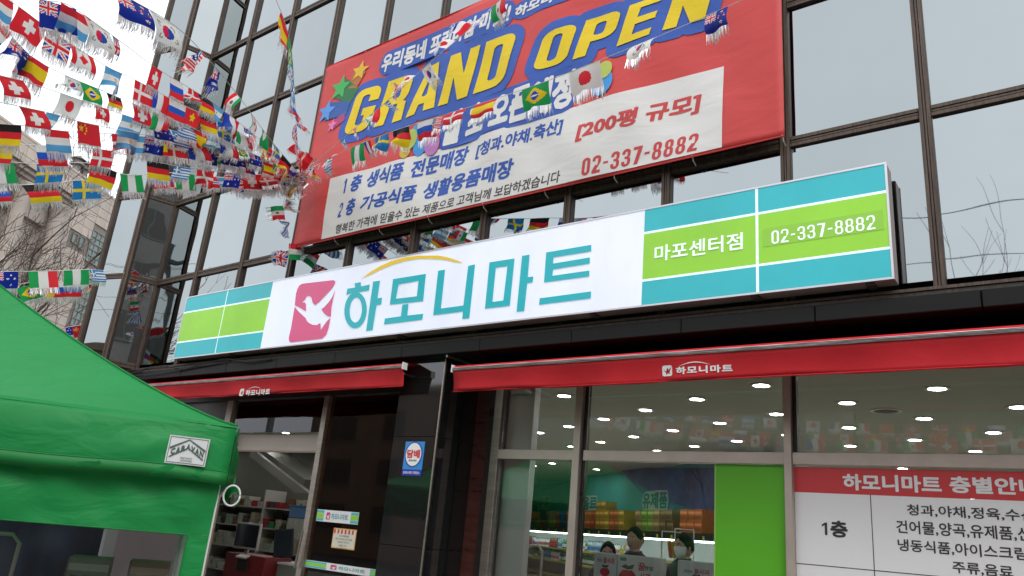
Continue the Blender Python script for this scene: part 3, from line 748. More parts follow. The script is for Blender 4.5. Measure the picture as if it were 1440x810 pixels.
for (px, py, r, nm, c) in ((848, 118, .13, 'blue_balloon', (.05, .30, .70)), (852, 100, .09, 'lime_balloon', (.42, .50, .10)), (585, 190, .13, 'sky_balloon', (.06, .35, .62)), (577, 196, .12, 'lime_balloon', (.42, .50, .10)), (607, 203, .12, 'pink_balloon', (.5, .2, .5)), (590, 205, .11, 'blue_balloon', (.05, .30, .70)), (570, 212, .09, 'yellow_balloon', (.6, .4, .04))):
    c0 = at(px, py, yb); V, F = shape([ellipse(c0.x, c0.z, r, r*1.2, 0, 18)]); on_banner('balloon', V, F, MATS.get(nm+'_ink') or bm(nm+'_ink', c), .013+.0015*((px*7) % 5))
m = MB()
for i in range(9):
    for z, s in ((bz0, -1), (bz1, 1)):
        x = bx0+.02+(bx1-bx0-.04)*i/8; m.tube([(x, -.15, z-s*.015), (x, -.12, z+s*.03), (x, -.06, z+s*.05)], .006, 4)
m.build('tie_cord', M_white, ban)
m = MB(); m.tube([(bx0, -.152, bz1+.004), (bx1, -.152, bz1+.004)], .008, 5); m.tube([(bx0, -.152, bz0-.004), (bx1, -.152, bz0-.004)], .008, 5); m.build('hem', M_bred, ban)

# ================================================================== awnings
M_stripe = bpy.data.materials.new('striped_rail'); M_stripe.use_nodes = True
_t = M_stripe.node_tree; _b = _t.nodes['Principled BSDF']; _b.inputs['Metallic'].default_value = .6; _b.inputs['Roughness'].default_value = .35
_tc = _t.nodes.new('ShaderNodeTexCoord'); _w = _t.nodes.new('ShaderNodeTexNoise'); _mp = _t.nodes.new('ShaderNodeMapping'); _mp.inputs['Scale'].default_value = (.8, 1, 90)
_r = _t.nodes.new('ShaderNodeValToRGB'); _r.color_ramp.elements[0].position = .4; _r.color_ramp.elements[1].position = .6; _r.color_ramp.elements[0].color = (.22, .20, .18, 1); _r.color_ramp.elements[1].color = (.78, .76, .74, 1)
_t.links.new(_tc.outputs['Object'], _mp.inputs[0]); _t.links.new(_mp.outputs[0], _w.inputs[0]); _t.links.new(_w.outputs['Fac'], _r.inputs[0]); _t.links.new(_r.outputs[0], _b.inputs['Base Color'])
M_wprint = mat('white_print', (.72, .70, .70), .6)
def awning(x0, x1, label, textpx, logo, ya=-.22):
    zt = at(1440, 456.5, ya).z; zb = at(1440, 512, ya).z
    if x1 < -4: zt = at(568, 511, ya).z; zb = at(565, 545, ya).z+.02
    t = thing('shop_awning', label, 'awning', ((x0+x1)/2, ya, zt))
    prof = [(-.005, zt-.045), (-.02, zt-.02), (.0, zt), (.05, zt+.012), (.62, zt+.10), (.62, zt+.085), (.05, zt-.002)]
    N = 24; V = []; F = []
    for i in range(N+1):
        x = x0+(x1-x0)*i/N
        for y, z in prof: V.append((x, ya+y, z))
    P_ = len(prof)
    for i in range(N):
        for k in range(P_): a = i*P_+k; b = i*P_+(k+1) % P_; F.append((a, b, b+P_, a+P_))
    o = mesh_obj('canopy', V, F, M_redfab); under(o, t)
    m = MB(); m.box(x0, x1, ya-.035, ya+.02, zt-.055, zt-.022); bevel(m.build('front_rail', M_stripe, t), .006, 2)
    for kz in (.030, .0385, .047):
        m = MB(); m.box(x0+.001, x1-.001, ya-.0375, ya-.034, zt-kz-.0016, zt-kz+.0016); m.build('rail_groove', M_seal, t)
    m = MB(); m.box(x0-.012, x0, ya-.04, ya+.03, zt-.07, zt+.005); m.box(x1, x1+.012, ya-.04, ya+.03, zt-.07, zt+.005); m.build('end_cap', M_white, t)
    # hanging valance, slightly bellied
    V = []; F = []; NXv = 80; NZv = 6
    def vy(x, k): return ya-.022+.035*math.sin(math.pi*k*.55)+.012*math.sin(x*3.1)*k+.008*math.sin(x*8)*k
    for j in range(NZv+1):
        k = j/NZv; 
        for i in range(NXv+1):
            x = x0+(x1-x0)*i/NXv; V.append((x, vy(x, k), zt-.055-(zt-.055-zb)*k+.010*math.sin(x*2.3)*k*k+.004*math.sin(x*7.1+1)*k*k))
    for j in range(NZv):
        for i in range(NXv): a = j*(NXv+1)+i; F.append((a, a+NXv+1, a+NXv+2, a+1))
    o = mesh_obj('valance', V, F, M_redfab, smooth=True); under(o, t); s = o.modifiers.new('thickness', 'SOLIDIFY'); s.thickness = .003
    ztop = zt-.055; H = zt-.055-zb
    def fy(x, z): return vy(x, min(1, max(0, (ztop-z)/H)))-.006
    m = MB(); m.tube([(x0, fy(x0, zb)+.004, zb), (x1, fy(x1, zb)+.004, zb)], .006, 5); m.build('hem', M_redfab, t)
    V, F = text2d('하모니마트', .05, 0, 2, 1.15); a = at(*textpx[0], ya-.01); b = at(*textpx[1], ya-.01); V = fit(V, a.x, b.x, a.z, b.z); print_on('lettering', V, F, 0, M_wprint, t, fy)
    a2, b2 = at(*logo[0], ya-.01), at(*logo[1], ya-.01)
    w2 = b2.x-a2.x; h2 = b2.z-a2.z
    dove = [(a2.x+u*w2, a2.z+v*h2) for u, v in ((.1, .62), (.4, .45), (.45, .7), (.6, .75), (.62, .55), (.95, .9), (.72, .3), (.9, .15), (.55, .25), (.4, .1), (.35, .35))]
    V, F = shape([rrect(a2.x, a2.z, b2.x, b2.z, h2*.2)], [dove]); print_on('logo', V, F, 0, M_wprint, t, fy)
    xa, xb = a.x-.01+(b.x-a.x)*.08, a.x+(b.x-a.x)*.62; zt2 = b.z+.006
    ar = [(xa+(xb-xa)*k/10, zt2+.03*math.sin(math.pi*k/10)) for k in range(11)]; V, F = shape([ar+[(p[0], p[1]-.008*math.sin(math.pi*k/10)-.001) for k, p in reversed(list(enumerate(ar)))]]); print_on('arc', V, F, 0, M_wprint, t, fy)
    for x in (x0+.25, x1-.25):
        m = MB(); m.tube([(x, ya+.02, zt-.045), (x+.05, ya+.3, zt-.06), (x, ya+.66, zt-.01)], .016, 6); m.build('folding_arm', M_white, t)
    return t
awning(at(638, 530, -.22).x, 3.6, 'long red shop awning with white lettering over the big windows right of the pier', [(950, 526.5), (1029.5, 511.5)], [(930.5, 529), (945, 513.5)])
awning(-11.6, at(567, 530, -.22).x, 'red shop awning over the open door between the green tent and the pier', [(344, 556.5), (379.5, 546)], [(336, 557), (343.5, 546.5)])

# ================================================================== notices on the glass and the pier
def plate(parent, name, x0, x1, z0, z1, y, m_, th=.003):
    m = MB(); m.box(x0, x1, y-th, y, z0, z1); return m.build(name, m_, parent)
M_pwhite = mat('notice_white', (.80, .79, .79), .45); M_pred = mat('notice_red', (.60, .045, .05), .45); M_pink = mat('notice_ink', (.035, .03, .03), .5)
yn = YS-.008
brd = thing('floor_guide_board', 'white floor guide board with red heading and black Korean text on the window', 'notice board', (at(1250, 740, yn).x, yn, 1.0))
nx0, nx1 = x2b+.002, 1.89; nzt = Z(1118, 657); nzr = at(1118, 692, yn).z; nzm = at(1120, 792, yn).z; nzb = nzm-.62
plate(brd, 'board', nx0, nx1, nzb, nzr, yn, M_pwhite); plate(brd, 'heading', nx0, nx1, nzr+.001, nzt, yn, M_pred)
plate(brd, 'rule_line', nx0, nx1, nzm-.003, nzm+.003, yn-.003, M_pink, .002); xv = at(1227, 750, yn).x; plate(brd, 'rule_line', xv-.003, xv+.003, nzb, nzr, yn-.003, M_pink, .0015)
yt = yn-.006
def nt_text(body, bl, tr, m_=M_pink, bold=.02, parent=brd, y=yt, shear=0): text_px('lettering', body, bl, tr, y, m_, parent, bold, shear)
nt_text('하모니마트', (1185.5, 689), (1323, 669.5), M_pwhite, .045); nt_text('층별안내', (1336, 693), (1461, 672.5), M_pwhite, .045)
V, F = digits2d('1', .13); a = at(1156, 752, yt); b = at(1163, 735, yt); print_on('lettering', fit(V, a.x, b.x, a.z, b.z), F, yt, M_pink, brd)
nt_text('층', (1168, 755), (1191.5, 733), bold=.045)
nt_text('청과,야채,정육,수산', (1276, 725), (1456, 717)); nt_text('건어물,양곡,유제품,신선', (1261, 750), (1470, 743))
nt_text('냉동식품,아이스크림', (1263, 775), (1443, 770)); nt_text('주류,음료', (1340, 806), (1424, 796))

# bright green film on the middle window
gf = thing('green_window_film', 'plain bright green film covering the right part of the middle window', 'window film', (at(1057, 730, yn).x, yn, .3))
plate(gf, 'film', X(1007, 730), x2a-.002, .24, zt0-.004, yn, mat('green_film', (.10, .42, .012), .45, noise=.06, nscale=2)); plate(gf, 'film_edge', X(1007, 730)-.012, X(1007, 730)-.001, .24, zt0-.004, yn, mat('pale_green_edge', (.3, .5, .12), .4))
# tobacco sign on the pier
tb = thing('tobacco_sign', 'blue tobacco sign with red Korean letters in a white oval on the granite pier', 'sign', (at(580, 645, -.01).x, -.006, at(580, 669, 0).z))
q = [at(571, 621, -.006), at(598, 621, -.006), at(592, 669, -.006), at(565, 669, -.006)]
tx0, tx1 = (q[0].x+q[3].x)/2, (q[1].x+q[2].x)/2; tz0, tz1 = (q[2].z+q[3].z)/2, (q[0].z+q[1].z)/2; H = tz1-tz0
plate(tb, 'plate', tx0, tx1, tz0+H*.18, tz1, -.003, mat('tobacco_blue', (.03, .25, .62), .35), .006); plate(tb, 'lower_strip', tx0, tx1, tz0, tz0+H*.18-.001, -.003, mat('tobacco_navy', (.02, .03, .36), .35), .006)
cx, cz = (tx0+tx1)/2, tz0+H*.62; rw = (tx1-tx0)*.40; rh = H*.34
V, F = shape([ellipse(cx, cz, rw*1.12, rh*1.1)]); print_on('oval_border', V, F, -.011, mat('tobacco_navy'), tb)
V, F = shape([ellipse(cx, cz, rw, rh)]); print_on('oval', V, F, -.013, M_pwhite, tb)
V, F = text2d('담배', .06); print_on('lettering', fit(V, cx-rw*.85, cx+rw*.85, cz-rh*.32, cz+rh*.42), F, -.015, M_pred, tb)
V, F = text2d('담배소매인', .02); print_on('lettering', fit(V, cx-rw*.5, cx+rw*.5, cz-rh*.62, cz-rh*.42), F, -.015, M_pink, tb)
V, F = text2d('담배소매인 지정업소', .02); print_on('lettering', fit(V, tx0+.02, tx1-.02, tz0+H*.05, tz0+H*.13), F, -.011, M_pwhite, tb)
# papers on the tinted pane
M_pteal = mat('notice_teal', (.10, .50, .50), .5); M_pgreen = mat('notice_green', (.32, .62, .05), .5); M_ppink = mat('notice_pink', (.62, .04, .2), .5); M_pgrey = mat('notice_grey', (.25, .28, .28), .5)
def strip(label, tl, br, green_l, green_r, lw):
    a = at(*tl, yn); b = at(*br, yn)
    t = thing('window_notice', label, 'notice', ((a.x+b.x)/2, yn, b.z)); x0, x1, z0, z1 = a.x, b.x, b.z, a.z; h = z1-z0
    plate(t, 'sheet', x0, x1, z0, z1, yn, M_pwhite)
    for (u, v) in ((0, green_l), (green_r, 1)):
        xa, xb = x0+(x1-x0)*u, x0+(x1-x0)*v
        if xb-xa < .01: continue
        for k0, k1, mm in ((.0, .26, M_pteal), (.29, .71, M_pgreen), (.74, 1, M_pteal)): plate(t, 'colour_band', xa+.001, xb-.001, z0+h*(k0*.9+.05), z0+h*(k1*.9+.05), yn-.003, mm, .0015)
    xa = x0+(x1-x0)*(green_l+.06); xb = x0+(x1-x0)*(green_r-.06); V, F = shape([rrect(xa, z0+h*.2, xa+(xb-xa)*.18, z0+h*.8, h*.1)], [[(xa+(xb-xa)*.18*u, z0+h*(.2+.6*v)) for u, v in ((.1, .62), (.4, .45), (.45, .7), (.62, .55), (.95, .9), (.72, .3), (.9, .15), (.4, .1))]])
    print_on('logo', V, F, yn-.0055, M_ppink, t)
    V, F = text2d('하모니마트', .02); print_on('lettering', fit(V, xa+(xb-xa)*.24, xb, z0+h*.25, z0+h*.75), F, yn-.0055, mat('notice_ink_teal', (.03, .35, .38), .5), t)
    return t
strip('small white market notice with green ends taped at eye height on the tinted pane', (447, 716), (503, 738), .18, .82, 1)
strip('wide market banner strip with teal and green stripes low on the tinted pane', (424, 786), (527.5, 812), .36, .93, 1)
a = at(470, 742, yn); b = at(498, 774, yn); t = thing('paper_poster', 'small cream handwritten poster with orange border under the white notice', 'poster', ((a.x+b.x)/2, yn, b.z))
plate(t, 'sheet', a.x, b.x, b.z, a.z, yn, mat('poster_orange', (.75, .42, .10), .6)); plate(t, 'paper', a.x+.012, b.x-.012, b.z+.012, a.z-.012, yn-.003, mat('poster_cream', (.68, .66, .56), .6), .0015)
w_ = b.x-a.x
for k in range(6): plate(t, 'scallop', a.x+.012+k*(w_-.024)/6, a.x+.012+(k+.5)*(w_-.024)/6, a.z-.06, a.z-.012, yn-.005, M_pred, .001)
for k, (s, wd) in enumerate((('안내말씀', .5), ('매장 내에서는 마스크를', .85), ('착용해 주시기', .6), ('바랍니다', .4), ('감사합니다', .5))):
    V, F = text2d(s, .01, 0, 1); zc_ = a.z-.085-k*.036; print_on('lettering', fit(V, (a.x+b.x)/2-w_*wd*.42, (a.x+b.x)/2+w_*wd*.42, zc_-.011, zc_+.011), F, yn-.006, M_pink, t)
# ================================================================== inside the shop
def on_plane(px, py, P0, n):
    d = ray(px, py); t = (P0-EYE).dot(n)/d.dot(n); return EYE+d*t
UP = Vector((0, 0, 1))
def wpt(px, py, off=0): return on_plane(px, py, WA+wnorm*off, wnorm)
def wall_poly(name, pts, m_, off, parent=None, polys2=None):
    """flat shape on the slanted back wall: coordinates along the wall and up"""
    P2 = [((p-WA).dot(wdir), p.z) for p in pts]; V, F = shape([P2])
    return wall_flat(name, V, F, m_, off, parent)
def wall_flat(name, V, F, m_, off, parent):
    F = [f for f in facing_front(V, F)]
    o = mesh_obj(name, [WA+wdir*v[0]+wnorm*off+UP*v[1] for v in V], F, m_)
    if parent: under(o, parent)
    return o
mur = thing('wall_mural', 'teal and blue graphic band with Korean section names above the shop coolers', 'mural', WA+wdir*6+UP*2)
zs = 1.935
M_teal = mat('mural_teal', (.05, .36, .37), .6, noise=.15, nscale=.6); M_mblue = mat('mural_blue', (.02, .11, .34), .6, noise=.2, nscale=.7)
s0, s1 = .15, (wpt(1120, 700)-WA).dot(wdir)
wall_flat('teal_field', [(s0, zs+.1), (s1, zs+.1), (s1, CE-.02), (s0, CE-.02)], [(0, 1, 2, 3)], M_teal, .004, mur)
wall_poly('blue_field', [wpt(733, 738), wpt(733, 684), wpt(803, 677), wpt(758, 694), wpt(754, 738)], M_mblue, .009, mur)
wall_poly('blue_field', [wpt(870, 658), wpt(1110, 658), wpt(1110, 748), wpt(943, 742), wpt(931, 708), wpt(905, 696)], mat('mural_sky', (.05, .13, .33), .6, noise=.5, nscale=1.5, dark=(.02, .03, .10)), .009, mur)
for body, bl, tr in (('주류', (756, 715), (775, 699)), ('음료', (819, 717), (841, 698)), ('유제품', (904, 716), (940, 691))):
    a = wpt(*bl); b = wpt(*tr); V, F = text2d(body, .05, 0, 2); x0 = (a-WA).dot(wdir); x1 = (b-WA).dot(wdir)
    V = fit(V, x0, x1, a.z, b.z); V2, F2 = dilate(V, F, .035, 6)
    wall_flat('letter_outline', V2, F2, mat('mural_pale', (.45, .6, .55), .6), .013, mur); wall_flat('lettering', V, F, mat('mural_dark_teal', (.03, .15, .17), .6), .017, mur)
def wbox(m, s_0, s_1, d0, d1, z0, z1, mi=0):
    c = WA+wdir*(s_0+s_1)/2+wnorm*(d0+d1)/2+UP*(z0+z1)/2
    m.obox(c, wdir, wnorm, UP, (s_1-s_0)/2, (d1-d0)/2, (z1-z0)/2, mi)
M_cool = mat('cooler_white', (.75, .77, .75), .4); M_cblack = mat('cooler_black', (.015, .015, .015), .4); M_ledge = mat('price_rail_yellow', (.50, .48, .10), .5)
M_lstrip = mat('cooler_lamp', (.85, 1, .97), .5, emit=9)
wl = 15.0
cl = thing('open_cooler', 'long open display cooler with lit shelves along the back wall of the shop', 'cooler', WA+wdir*6+wnorm*.4+UP*FL)
for nm, (a0, a1, b0, b1, c0, c1), m_ in (('back_panel', (s0, wl, .03, .08, FL, zs-.12), M_cool), ('canopy', (s0, wl, .03, .75, zs-.12, zs), M_cblack), ('lamp_strip', (s0+.1, wl, .66, .70, zs-.15, zs-.125), M_lstrip), ('base', (s0, wl, .08, .85, FL, .45), M_cool)):
    m = MB(); wbox(m, a0, a1, b0, b1, c0, c1); m.build(nm, m_, cl)
shz = [.46, .80, 1.13, 1.43]
for z in shz:
    m = MB(); wbox(m, s0, wl, .09, .60, z-.02, z); m.build('shelf', M_cool, cl)
    m = MB(); wbox(m, s0, wl, .601, .615, z-.035, z+.01); m.build('price_rail', M_ledge, cl)
for k in range(26):
    m = MB(); s_ = s0+.4+k*.55; wbox(m, s_, s_+.06, .752, .756, zs-.11, zs-.05); m.build('price_tag', mat('tag_yellow', (.6, .55, .05), .5), cl)
# bottles and packs on the cooler shelves
def bottle_mesh(name, col, r=.035, h=.23):
    m = MB(); m.lathe((0, 0, 0), [(r*.9, 0), (r, .01), (r, h*.6), (r*.75, h*.7), (r*.36, h*.82), (r*.34, h*.93)], 8, 0); m.lathe((0, 0, 0), [(r*.42, h*.93), (r*.42, h)], 8, 1)
    m.lathe((0, 0, 0), [(r*1.03, h*.2), (r*1.03, h*.5)], 8, 2)
    o = mesh_obj(name, m.v, m.f, [mat('bottle_'+col[0], col[1], .2), mat('cap_'+col[2], col[3], .4), mat('label_'+col[4], col[5], .5)], None, False, m.m); me = o.data; bpy.data.objects.remove(o); return me
kinds = [bottle_mesh('bottle', c, r, h) for c, r, h in (
    (('green', (.02, .26, .10), 'white', (.7, .7, .7), 'white', (.7, .7, .68)), .030, .24), (('amber', (.16, .06, .01), 'gold', (.5, .35, .05), 'red', (.5, .03, .03)), .031, .25),
    (('clear', (.35, .48, .50), 'blue', (.03, .15, .5), 'blue', (.05, .2, .5)), .034, .25), (('orange', (.6, .22, .02), 'orange', (.6, .2, .02), 'cream', (.7, .6, .4)), .032, .22),
    (('milk', (.7, .7, .68), 'green', (.05, .35, .1), 'pink', (.6, .2, .25)), .037, .22), (('lime', (.25, .42, .05), 'red', (.5, .03, .03), 'yellow', (.6, .5, .05)), .030, .2))]
knames = ['small green drink bottle standing on a lit cooler shelf', 'small brown bottle with red label on a lit cooler shelf', 'clear water bottle with blue cap on a lit cooler shelf', 'orange juice bottle standing on a lit cooler shelf', 'white milk bottle standing on a lit cooler shelf', 'lime drink bottle with red cap on a lit cooler shelf']
r3 = random.Random(3)
for si, z in enumerate(shz[1:]):
    if si == 0: continue
    s_ = s0+.15; k = r3.randrange(6); bn_ = -1
    while s_ < 11.2 and bn_ < 97:
        bn_ += 1
        if r3.random() < .16: k = r3.randrange(6)
        if z+.26 < [.80, 1.13, 1.43, 1.8][si+1]+.04:
            o = bpy.data.objects.new('drink_bottle', kinds[k]); o.location = WA+wdir*s_+wnorm*(.54+r3.uniform(-.01, .01))+UP*z; o.rotation_euler.z = r3.uniform(0, 6); put(o)
            tag(o, knames[k].split(' standing')[0].split(' on a lit')[0]+', %s from the left on the %s cooler shelf' % (nth(min(99, bn_)), ['low', 'middle', 'top'][si]), 'bottle', ['green bottles', 'brown bottles', 'water bottles', 'juice bottles', 'milk bottles', 'lime bottles'][k]+' on the cooler shelves')
        s_ += .093+(.05 if r3.random() < .1 else 0)
# cartons stacked on top of the cooler
cc = {'grey': (.30, .28, .26), 'navy': (.02, .05, .2), 'orange': (.55, .14, .03), 'brown': (.22, .12, .05), 'lime': (.25, .4, .05), 'red': (.45, .05, .03), 'amber': (.55, .28, .03), 'yellow': (.55, .38, .04), 'kraft': (.38, .24, .10)}
def carton_mesh(cn, w_, d_, h_):
    m = MB(); m.box(-w_/2, w_/2, -d_/2, d_/2, 0, h_, 0); m.box(-w_*.5, w_*.5, -d_/2-.002, -d_/2, h_*.6, h_*.82, 1); m.box(-w_*.5-.001, w_*.5+.001, -d_/2-.0015, -d_/2, 0, h_*.03, 2); m.box(-w_*.5-.0015, -w_*.46, -d_/2-.004, d_/2, 0, h_, 2)
    for k in (-1, 0, 1): m.box(k*w_*.28-w_*.09, k*w_*.28+w_*.09, -d_/2-.003, -d_/2, h_*.12, h_*.46, 2)
    c = cc[cn]; o = mesh_obj('c', m.v, m.f, [mat('carton_'+cn, c, .6, noise=.15), mat('carton_band_'+cn, tuple(min(1, v*1.7+.05) for v in c), .6), mat('carton_print_'+cn, tuple(v*.45 for v in c), .6)], None, False, m.m); me = o.data; bpy.data.objects.remove(o); return me
CM = {k: carton_mesh(k, .25, .28, .20) for k in cc}
seq = ['grey', 'grey', 'navy', 'navy', 'orange', 'orange', 'brown', 'orange', 'brown', 'lime', 'red', 'brown', 'lime', 'red', 'navy', 'orange', 'red', 'amber', 'orange', 'red', 'amber', 'yellow', 'orange', 'yellow', None, 'kraft', 'lime', 'kraft', 'brown', None, 'orange', 'orange']
ang = math.atan2(wdir.y, wdir.x)
seq = [c for i, c in enumerate(seq) for _ in range(1 if i % 2 else 2)]
hh0 = [2, 2, 2, 2, 1, 2, 2, 2, 1, 1, 1, 2, 1, 2, 2, 2, 2, 2, 2, 2, 3, 2, 2, 2, 0, 2, 2, 2, 2, 0, 2, 2]
hh = [c for i, c in enumerate(hh0) for _ in range(1 if i % 2 else 2)]
for i, cn in enumerate(seq):
    if not cn: continue
    for lv in range(hh[i]):
        c = bpy.data.objects.new('drink_carton', CM[cn]); s_ = s0+.3+i*.262
        c.location = WA+wdir*(s_+r3.uniform(-.01, .01))+wnorm*(.45+r3.uniform(-.02, .02))+UP*(zs+.001+lv*.202); c.rotation_euler.z = ang+r3.uniform(-.03, .03); put(c)
        tag(c, '%s %s drink carton, %s stack from the left on top of the cooler' % (['bottom', 'upper', 'topmost'][lv], cn, nth(i)), 'carton', '%s cartons on top of the cooler' % cn)

# ------------------------------------------------------------------ people
M_skin = mat('skin', (.46, .27, .19), .55); M_skin2 = mat('lips', (.36, .13, .11), .5); M_hair = mat('black_hair', (.008, .007, .007), .8, spec=.15, bump=.002, bscale=150, stretch=(1, 1, .2)); M_eyew = mat('eye_white', (.7, .68, .66), .3); M_eyeb = mat('eye_dark', (.02, .012, .01), .2); M_mask = mat('face_mask', (.78, .78, .77), .8, bump=.001, bscale=30)
def head_geom(mb, c, yaw, mask):
    """head with brow, nose, lips, ears; added to mesh builder (materials: 0 skin, 1 lips, 2 eye white, 3 iris, 4 mask)"""
    R3 = Matrix.Rotation(yaw, 3, 'Z'); NU, NV = 36, 28; n0 = len(mb.v)
    def surf(u, v, off=0):
        th = math.pi*v; ph = 2*math.pi*u
        x = math.sin(th)*math.sin(ph); y = -math.sin(th)*math.cos(ph); z = math.cos(th)
        X_ = x*.077; Y_ = y*.096; Z_ = z*.120
        if z < 0: X_ *= 1-.30*(-z)**1.4; Y_ *= 1-.12*(-z)
        if y < 0:
            f = -y
            Y_ += .010*max(0, f-.6)*2.0
            gx = lambda cx, sx: math.exp(-((X_-cx)/sx)**2)
            gz = lambda cz, sz: math.exp(-((Z_-cz)/sz)**2)
            if f > .2:
                Y_ -= .024*gx(0, .011)*gz(-.028, .014)+.011*gx(0, .009)*gz(-.006, .02)     # nose
                Y_ += .009*(gx(.031, .015)+gx(-.031, .015))*gz(.006, .012)                 # sockets
                Y_ -= .005*(gx(.03, .02)+gx(-.03, .02))*gz(.028, .008)                     # brow
                Y_ -= .008*gx(0, .022)*(gz(-.058, .006)+gz(-.070, .007))                    # lips
                Y_ -= .008*gx(0, .022)*gz(-.098, .014)                                     # chin
                Y_ -= .004*(gx(.045, .018)+gx(-.045, .018))*gz(-.02, .02)                  # cheeks
        p = Vector((X_, Y_, Z_)); return p+p.normalized()*off
    for j in range(NV+1):
        for i in range(NU): mb.v.append(c+R3@surf(i/NU, j/NV))
    for j in range(NV):
        for i in range(NU):
            a = n0+j*NU+i; b = n0+j*NU+(i+1) % NU; mb.f.append((a, b, b+NU, a+NU))
            p = surf((i+.5)/NU, (j+.5)/NV); mb.m.append(1 if p.y < -.06 and abs(p.x) < .022 and -.075 < p.z < -.053 else 0)
    def blob(pos, r, mi, seg=10):
        n = len(mb.v)
        for j in range(seg+1):
            for i in range(seg):
                th = math.pi*j/seg; ph = 2*math.pi*i/seg
                mb.v.append(c+R3@(Vector(pos)+Vector((r[0]*math.sin(th)*math.cos(ph), r[1]*math.sin(th)*math.sin(ph), r[2]*math.cos(th)))))
        for j in range(seg):
            for i in range(seg): a = n+j*seg+i; b = n+j*seg+(i+1) % seg; mb.f.append((a, a+seg, b+seg, b)); mb.m.append(mi)
    for s_ in (-1, 1):
        blob((.031*s_, -.083, .006), (.014, .008, .006), 2); blob((.031*s_, -.089, .006), (.006, .004, .0058), 3)
        blob((.031*s_, -.091, .024), (.017, .004, .003), 3); blob((.076*s_, .004, -.006), (.010, .018, .030), 0)
    if mask:
        n = len(mb.v); a = []
        for j in range(9):
            for i in range(17):
                u = (i-8)/8*.20; v = .50+.34*j/8; p = surf(u % 1, v, .006+.014*math.sin(math.pi*j/8)*math.cos(u*7)); mb.v.append(c+R3@p)
        for j in range(8):
            for i in range(16): q = n+j*17+i; mb.f.append((q, q+1, q+18, q+17)); mb.m.append(4)
        for s_ in (-1, 1):
            p0 = R3@surf((s_*.20) % 1, .55, .004); p1 = R3@Vector((.082*s_, .01, .01)); mb.tube([c+p0, c+p1], .0015, 4, 4)
    return surf, R3
def person(label, head_c, yaw, coat, trousers, hair_len=.0, mask=False, female=False, arms='down'):
    foot = Vector((head_c.x, head_c.y, FL)); H = head_c.z+.12-FL; k = H/1.75
    t = thing('person', label, 'person', foot)
    R3 = Matrix.Rotation(yaw, 3, 'Z')
    def L(x, y, z): return R3@Vector((x*k, y*k, z*k))
    sw = .18 if female else .205
    J = {'pel': ((0, 0, .95), .15, .11), 'wai': ((0, 0, 1.1), .135, .10), 'che': ((0, 0, 1.3), .165, .115), 'nb': ((0, 0, 1.43), .10, .085), 'nk': ((0, -.005, 1.50), .056, .056), 'nt': ((0, -.01, 1.57), .052, .052)}
    E_ = [('pel', 'wai'), ('wai', 'che'), ('che', 'nb'), ('nb', 'nk'), ('nk', 'nt')]
    for s_, q in ((-1, 'l'), (1, 'r')):
        J['sh'+q] = ((sw*s_, 0, 1.39), .065, .065); J['el'+q] = ((sw*s_*1.25, .02, 1.12), .048, .048)
        if arms == 'carry': J['wr'+q] = ((sw*s_*1.0, -.24, 1.10), .03, .026); J['pa'+q] = ((sw*s_*.95, -.31, 1.11), .036, .018); d = Vector((0, -1, .05))
        else: J['wr'+q] = ((sw*s_*1.32, -.04, .87), .03, .026); J['pa'+q] = ((sw*s_*1.33, -.055, .79), .022, .036); d = Vector((0, -.12, -1))
        E_ += [('nb', 'sh'+q), ('sh'+q, 'el'+q), ('el'+q, 'wr'+q), ('wr'+q, 'pa'+q)]
        pc = Vector(J['pa'+q][0]); side = Vector((1, 0, 0)) if arms == 'carry' else Vector((0, 1, 0))
        for fi in range(4):
            o_ = (fi-1.5)*.02; ln = (.062, .072, .068, .052)[fi]; prev = 'pa'+q
            bend = Vector((0, 0, -1)) if arms == 'carry' else Vector((-s_, 0, 0))
            for seg in range(3):
                f_ = (seg+1)/3; p = pc+side*o_*(1+.2*f_)+d*(.03+ln*f_)+bend*(.028*f_*f_); nm = 'f%s%d%d' % (q, fi, seg); J[nm] = (tuple(p), .009, .009); E_.append((prev, nm)); prev = nm
        prev = 'wr'+q
        for seg in range(3):
            f_ = (seg+1)/3; p = Vector(J['wr'+q][0])+d*(.03+.05*f_)+(side*(-s_ if arms == 'carry' else -1))*(.022+.022*f_)+Vector((0, 0, .0)); nm = 't%s%d' % (q, seg); J[nm] = (tuple(p), .0105, .0105); E_.append((prev, nm)); prev = nm
        J['hi'+q] = ((.09*s_, 0, .88), .095, .095); J['kn'+q] = ((.11*s_, -.01, .48), .06, .06); J['an'+q] = ((.12*s_, .02, .09), .042, .042); J['to'+q] = ((.135*s_, -.15, .035), .04, .03)
        E_ += [('pel', 'hi'+q), ('hi'+q, 'kn'+q), ('kn'+q, 'an'+q), ('an'+q, 'to'+q)]
    names = list(J); me = bpy.data.meshes.new('body'); me.from_pydata([tuple(L(*J[n][0])) for n in names], [(names.index(a), names.index(b)) for a, b in E_], [])
    o = bpy.data.objects.new('body', me); put(o); md = o.modifiers.new('s', 'SKIN'); md.use_smooth_shade = True
    sv = me.skin_vertices[0].data
    for i, n in enumerate(names): sv[i].radius = (J[n][1]*k, J[n][2]*k); sv[i].use_root = (n == 'pel')
    ss = o.modifiers.new('ss', 'SUBSURF'); ss.levels = 1; ss.render_levels = 1
    dg = bpy.context.evaluated_depsgraph_get(); m2 = bpy.data.meshes.new_from_object(o.evaluated_get(dg)); bpy.data.objects.remove(o)
    mb = MB(); mb.v = [v.co.copy()+foot for v in m2.vertices]; mb.f = [tuple(p.vertices) for p in m2.polygons]
    Ri = R3.inverted()
    wz = J['wrl'][0]
